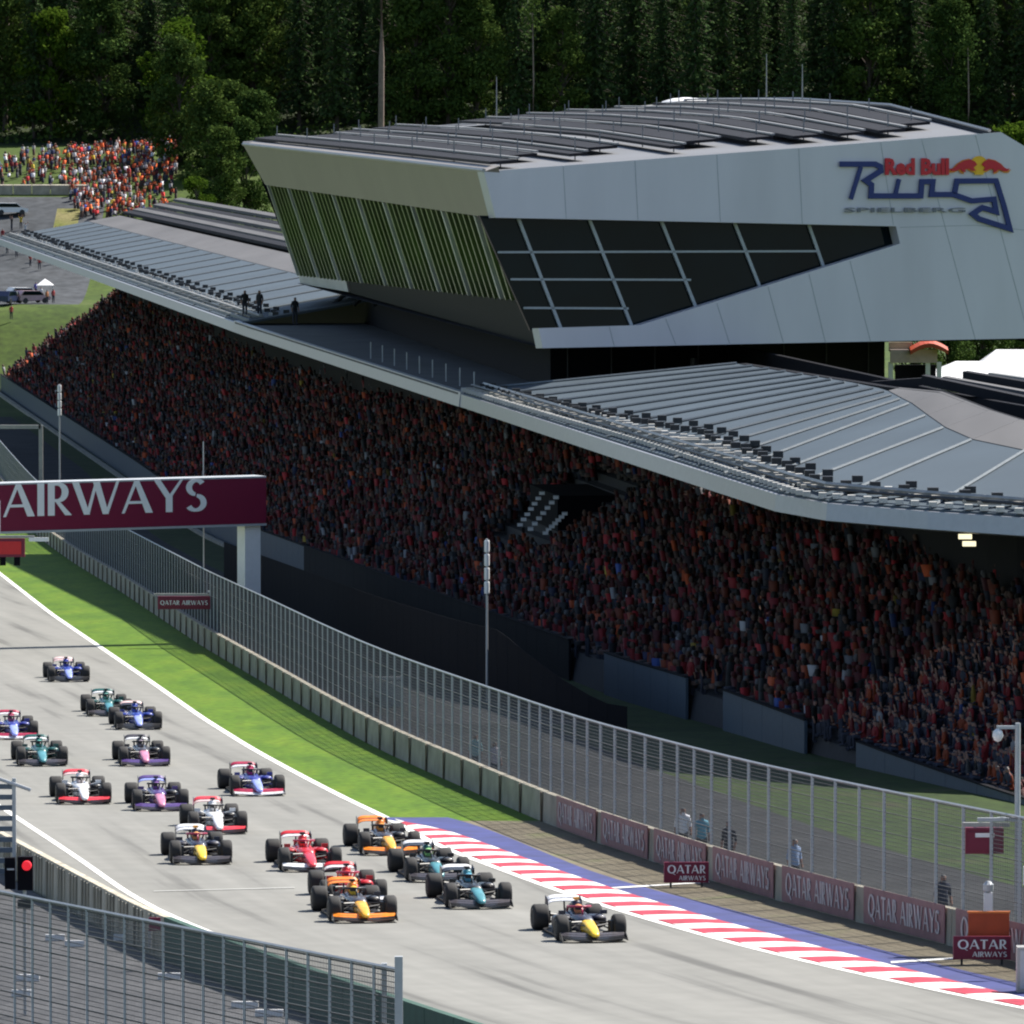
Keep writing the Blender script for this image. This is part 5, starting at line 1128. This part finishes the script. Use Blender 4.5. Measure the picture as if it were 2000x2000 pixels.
def tree(kind, x, y, scale, label, group=None, name=None, z=None):
    tr, cr = TV_[kind][random.randrange(len(TV_[kind]))]; t = tag(empty(name or {'spruce': 'spruce_tree', 'broad': 'broadleaf_tree', 'bright': 'broadleaf_tree'}[kind], (x, y, (hillz(x, y) if z is None else z) - .1)), label, 'tree', group)
    t.rotation_euler = (0, 0, random.random() * 6.28); t.scale = (scale,) * 3
    link('trunk', tr, None, t); link('crown', cr, None, t); return t
rows_ = [(966, 4.9, 'front'), (978, 5.2, 'second'), (992, 5.4, 'third'), (1010, 5.8, 'fourth'), (1032, 6.2, 'rear')]
TC = {}
for y, dx, rn in rows_:
    x = -112.0
    while x < 96:
        px = 1000 + F * x / y; pb = .3 if px > 500 else .55
        kind = 'broad' if random.random() < pb else 'spruce'; yy = y + random.uniform(-5, 5)
        if not (rn == 'front' and px < 330 and random.random() < .25):
            tree(kind, x, yy, random.uniform(.82, 1.15), {'spruce': 'dark green spruce, %s from left in the %s row of the hillside forest', 'broad': 'mid green broadleaf tree, %s from left in the %s row of the hillside forest'}[kind] % (ORD[TC.setdefault((rn, kind), 0)], rn), 'trees of the hillside forest'); TC[(rn, kind)] += 1
        x += dx * random.uniform(.75, 1.25)
tree('bright', (1975 - 1000) / F * 760, 760, 1.15, 'bright green leafy tree at the top right corner', z=13)
tree('bright', (2010 - 1000) / F * 740, 740, .9, 'bright green leafy tree low at the right picture edge', z=9)
tree('bright', (345 - 1000) / F * 955, 955, 1.25, 'tall yellow green tree standing out of the forest at left', z=25)
tree('bright', (100 - 1000) / F * 962, 962, 1.2, 'yellow green tree at the far left of the forest', z=27)
tree('bright', (385 - 1000) / F * 893, 893, .62, 'small bright bush between the hillside crowd and the grey building', name='bush', z=14.5)
tree('broad', (430 - 1000) / F * 900, 900, .72, 'dark bush left of the grey building', name='bush', z=14.5)
tree('broad', (480 - 1000) / F * 905, 905, .75, 'dark bush touching the left corner of the grey building', name='bush', z=14)
for i, (px, yy) in enumerate(((350, 938), (410, 930), (455, 940), (500, 936))): tree('broad', (px - 1000) / F * yy, yy, .95, ['leftmost', 'second', 'third', 'rightmost'][i] + ' tree of the small clump between hillside crowd and grey building', z=14 if i else 20)
for i, px in enumerate((1790, 1850, 1920, 1985)): tree('broad', (px - 1000) / F * (520 + 8 * i), 520 + 8 * i, .42, ['leftmost', 'second', 'third', 'rightmost'][i] + ' dark tree seen below the building soffit at right', name='broadleaf_tree', z=10.5)
a = P(744, 240, 945); b = P(747, -30, 945); t = tag(empty('bare_pine', (a.x, a.y, a.z - 3)), 'tall pale bare pine trunk standing in front of the forest', 'tree'); H = b.z - a.z + 5
MB().tube([(0, 0, 0), (.1, 0, H * .5), (.05, 0, H)], .42, 8, r1=.32).build('trunk', BARKP, t)
for k in range(8):
    z = H * (.25 + .09 * k); w = random.random() * 6.28; MB().tube([(0, 0, z), (math.cos(w) * 1.3, math.sin(w) * 1.3, z + .5)], .06, 4, r1=.02).build('branch', BARK, t)
C = [(random.gauss(0, 1.5), random.gauss(0, 1.5), H + random.gauss(0, 1.2)) for _ in range(500)]
link('crown', quads_mesh('crown_pine', C, [random.uniform(.2, .4) for _ in C], LEAF_C), None, t)
for i, (px, y0) in enumerate(((355, 60), (1040, 20), (1890, 90))):
    a = P(px, 230, 957); b = P(px, y0, 957); t = tag(empty('birch_trunk', (a.x, a.y, a.z - 4)), ['slim pale trunk in the left part of the forest', 'slim pale trunk near the middle of the forest edge', 'slim pale trunk in the right part of the forest'][i], 'tree')
    MB().tube([(0, 0, 0), (.15, 0, (b.z - a.z) * .6), (0, 0, b.z - a.z + 4)], .16, 6, r1=.08).build('trunk', BARKP, t)
    link('crown', quads_mesh('crown_birch', [(random.gauss(0, .9), random.gauss(0, .9), b.z - a.z + 4 + random.gauss(0, 1.6)) for _ in range(300)], [random.uniform(.15, .35) for _ in range(300)], LEAF_D), None, t)

# undergrowth along the forest edge
n_ = 50000; ux_, uy_ = rng.uniform(-112, 98, n_), rng.uniform(957, 1050, n_); uz_ = hill(ux_, uy_); clump = (np.sin(ux_ * .9) * np.cos(uy_ * .7) + np.sin(ux_ * .31 + uy_ * .23)) * .5 + .6
o = link('undergrowth', quads_mesh('undergrowth', np.stack([ux_, uy_, uz_ + rng.random(n_) ** 1.3 * (1.0 + 2.4 * np.clip(clump, 0, 1.4))], 1), rng.uniform(.2, .5, n_), LEAF_D)); tag(o, 'dense green undergrowth along the foot of the forest', 'undergrowth', kind='stuff')
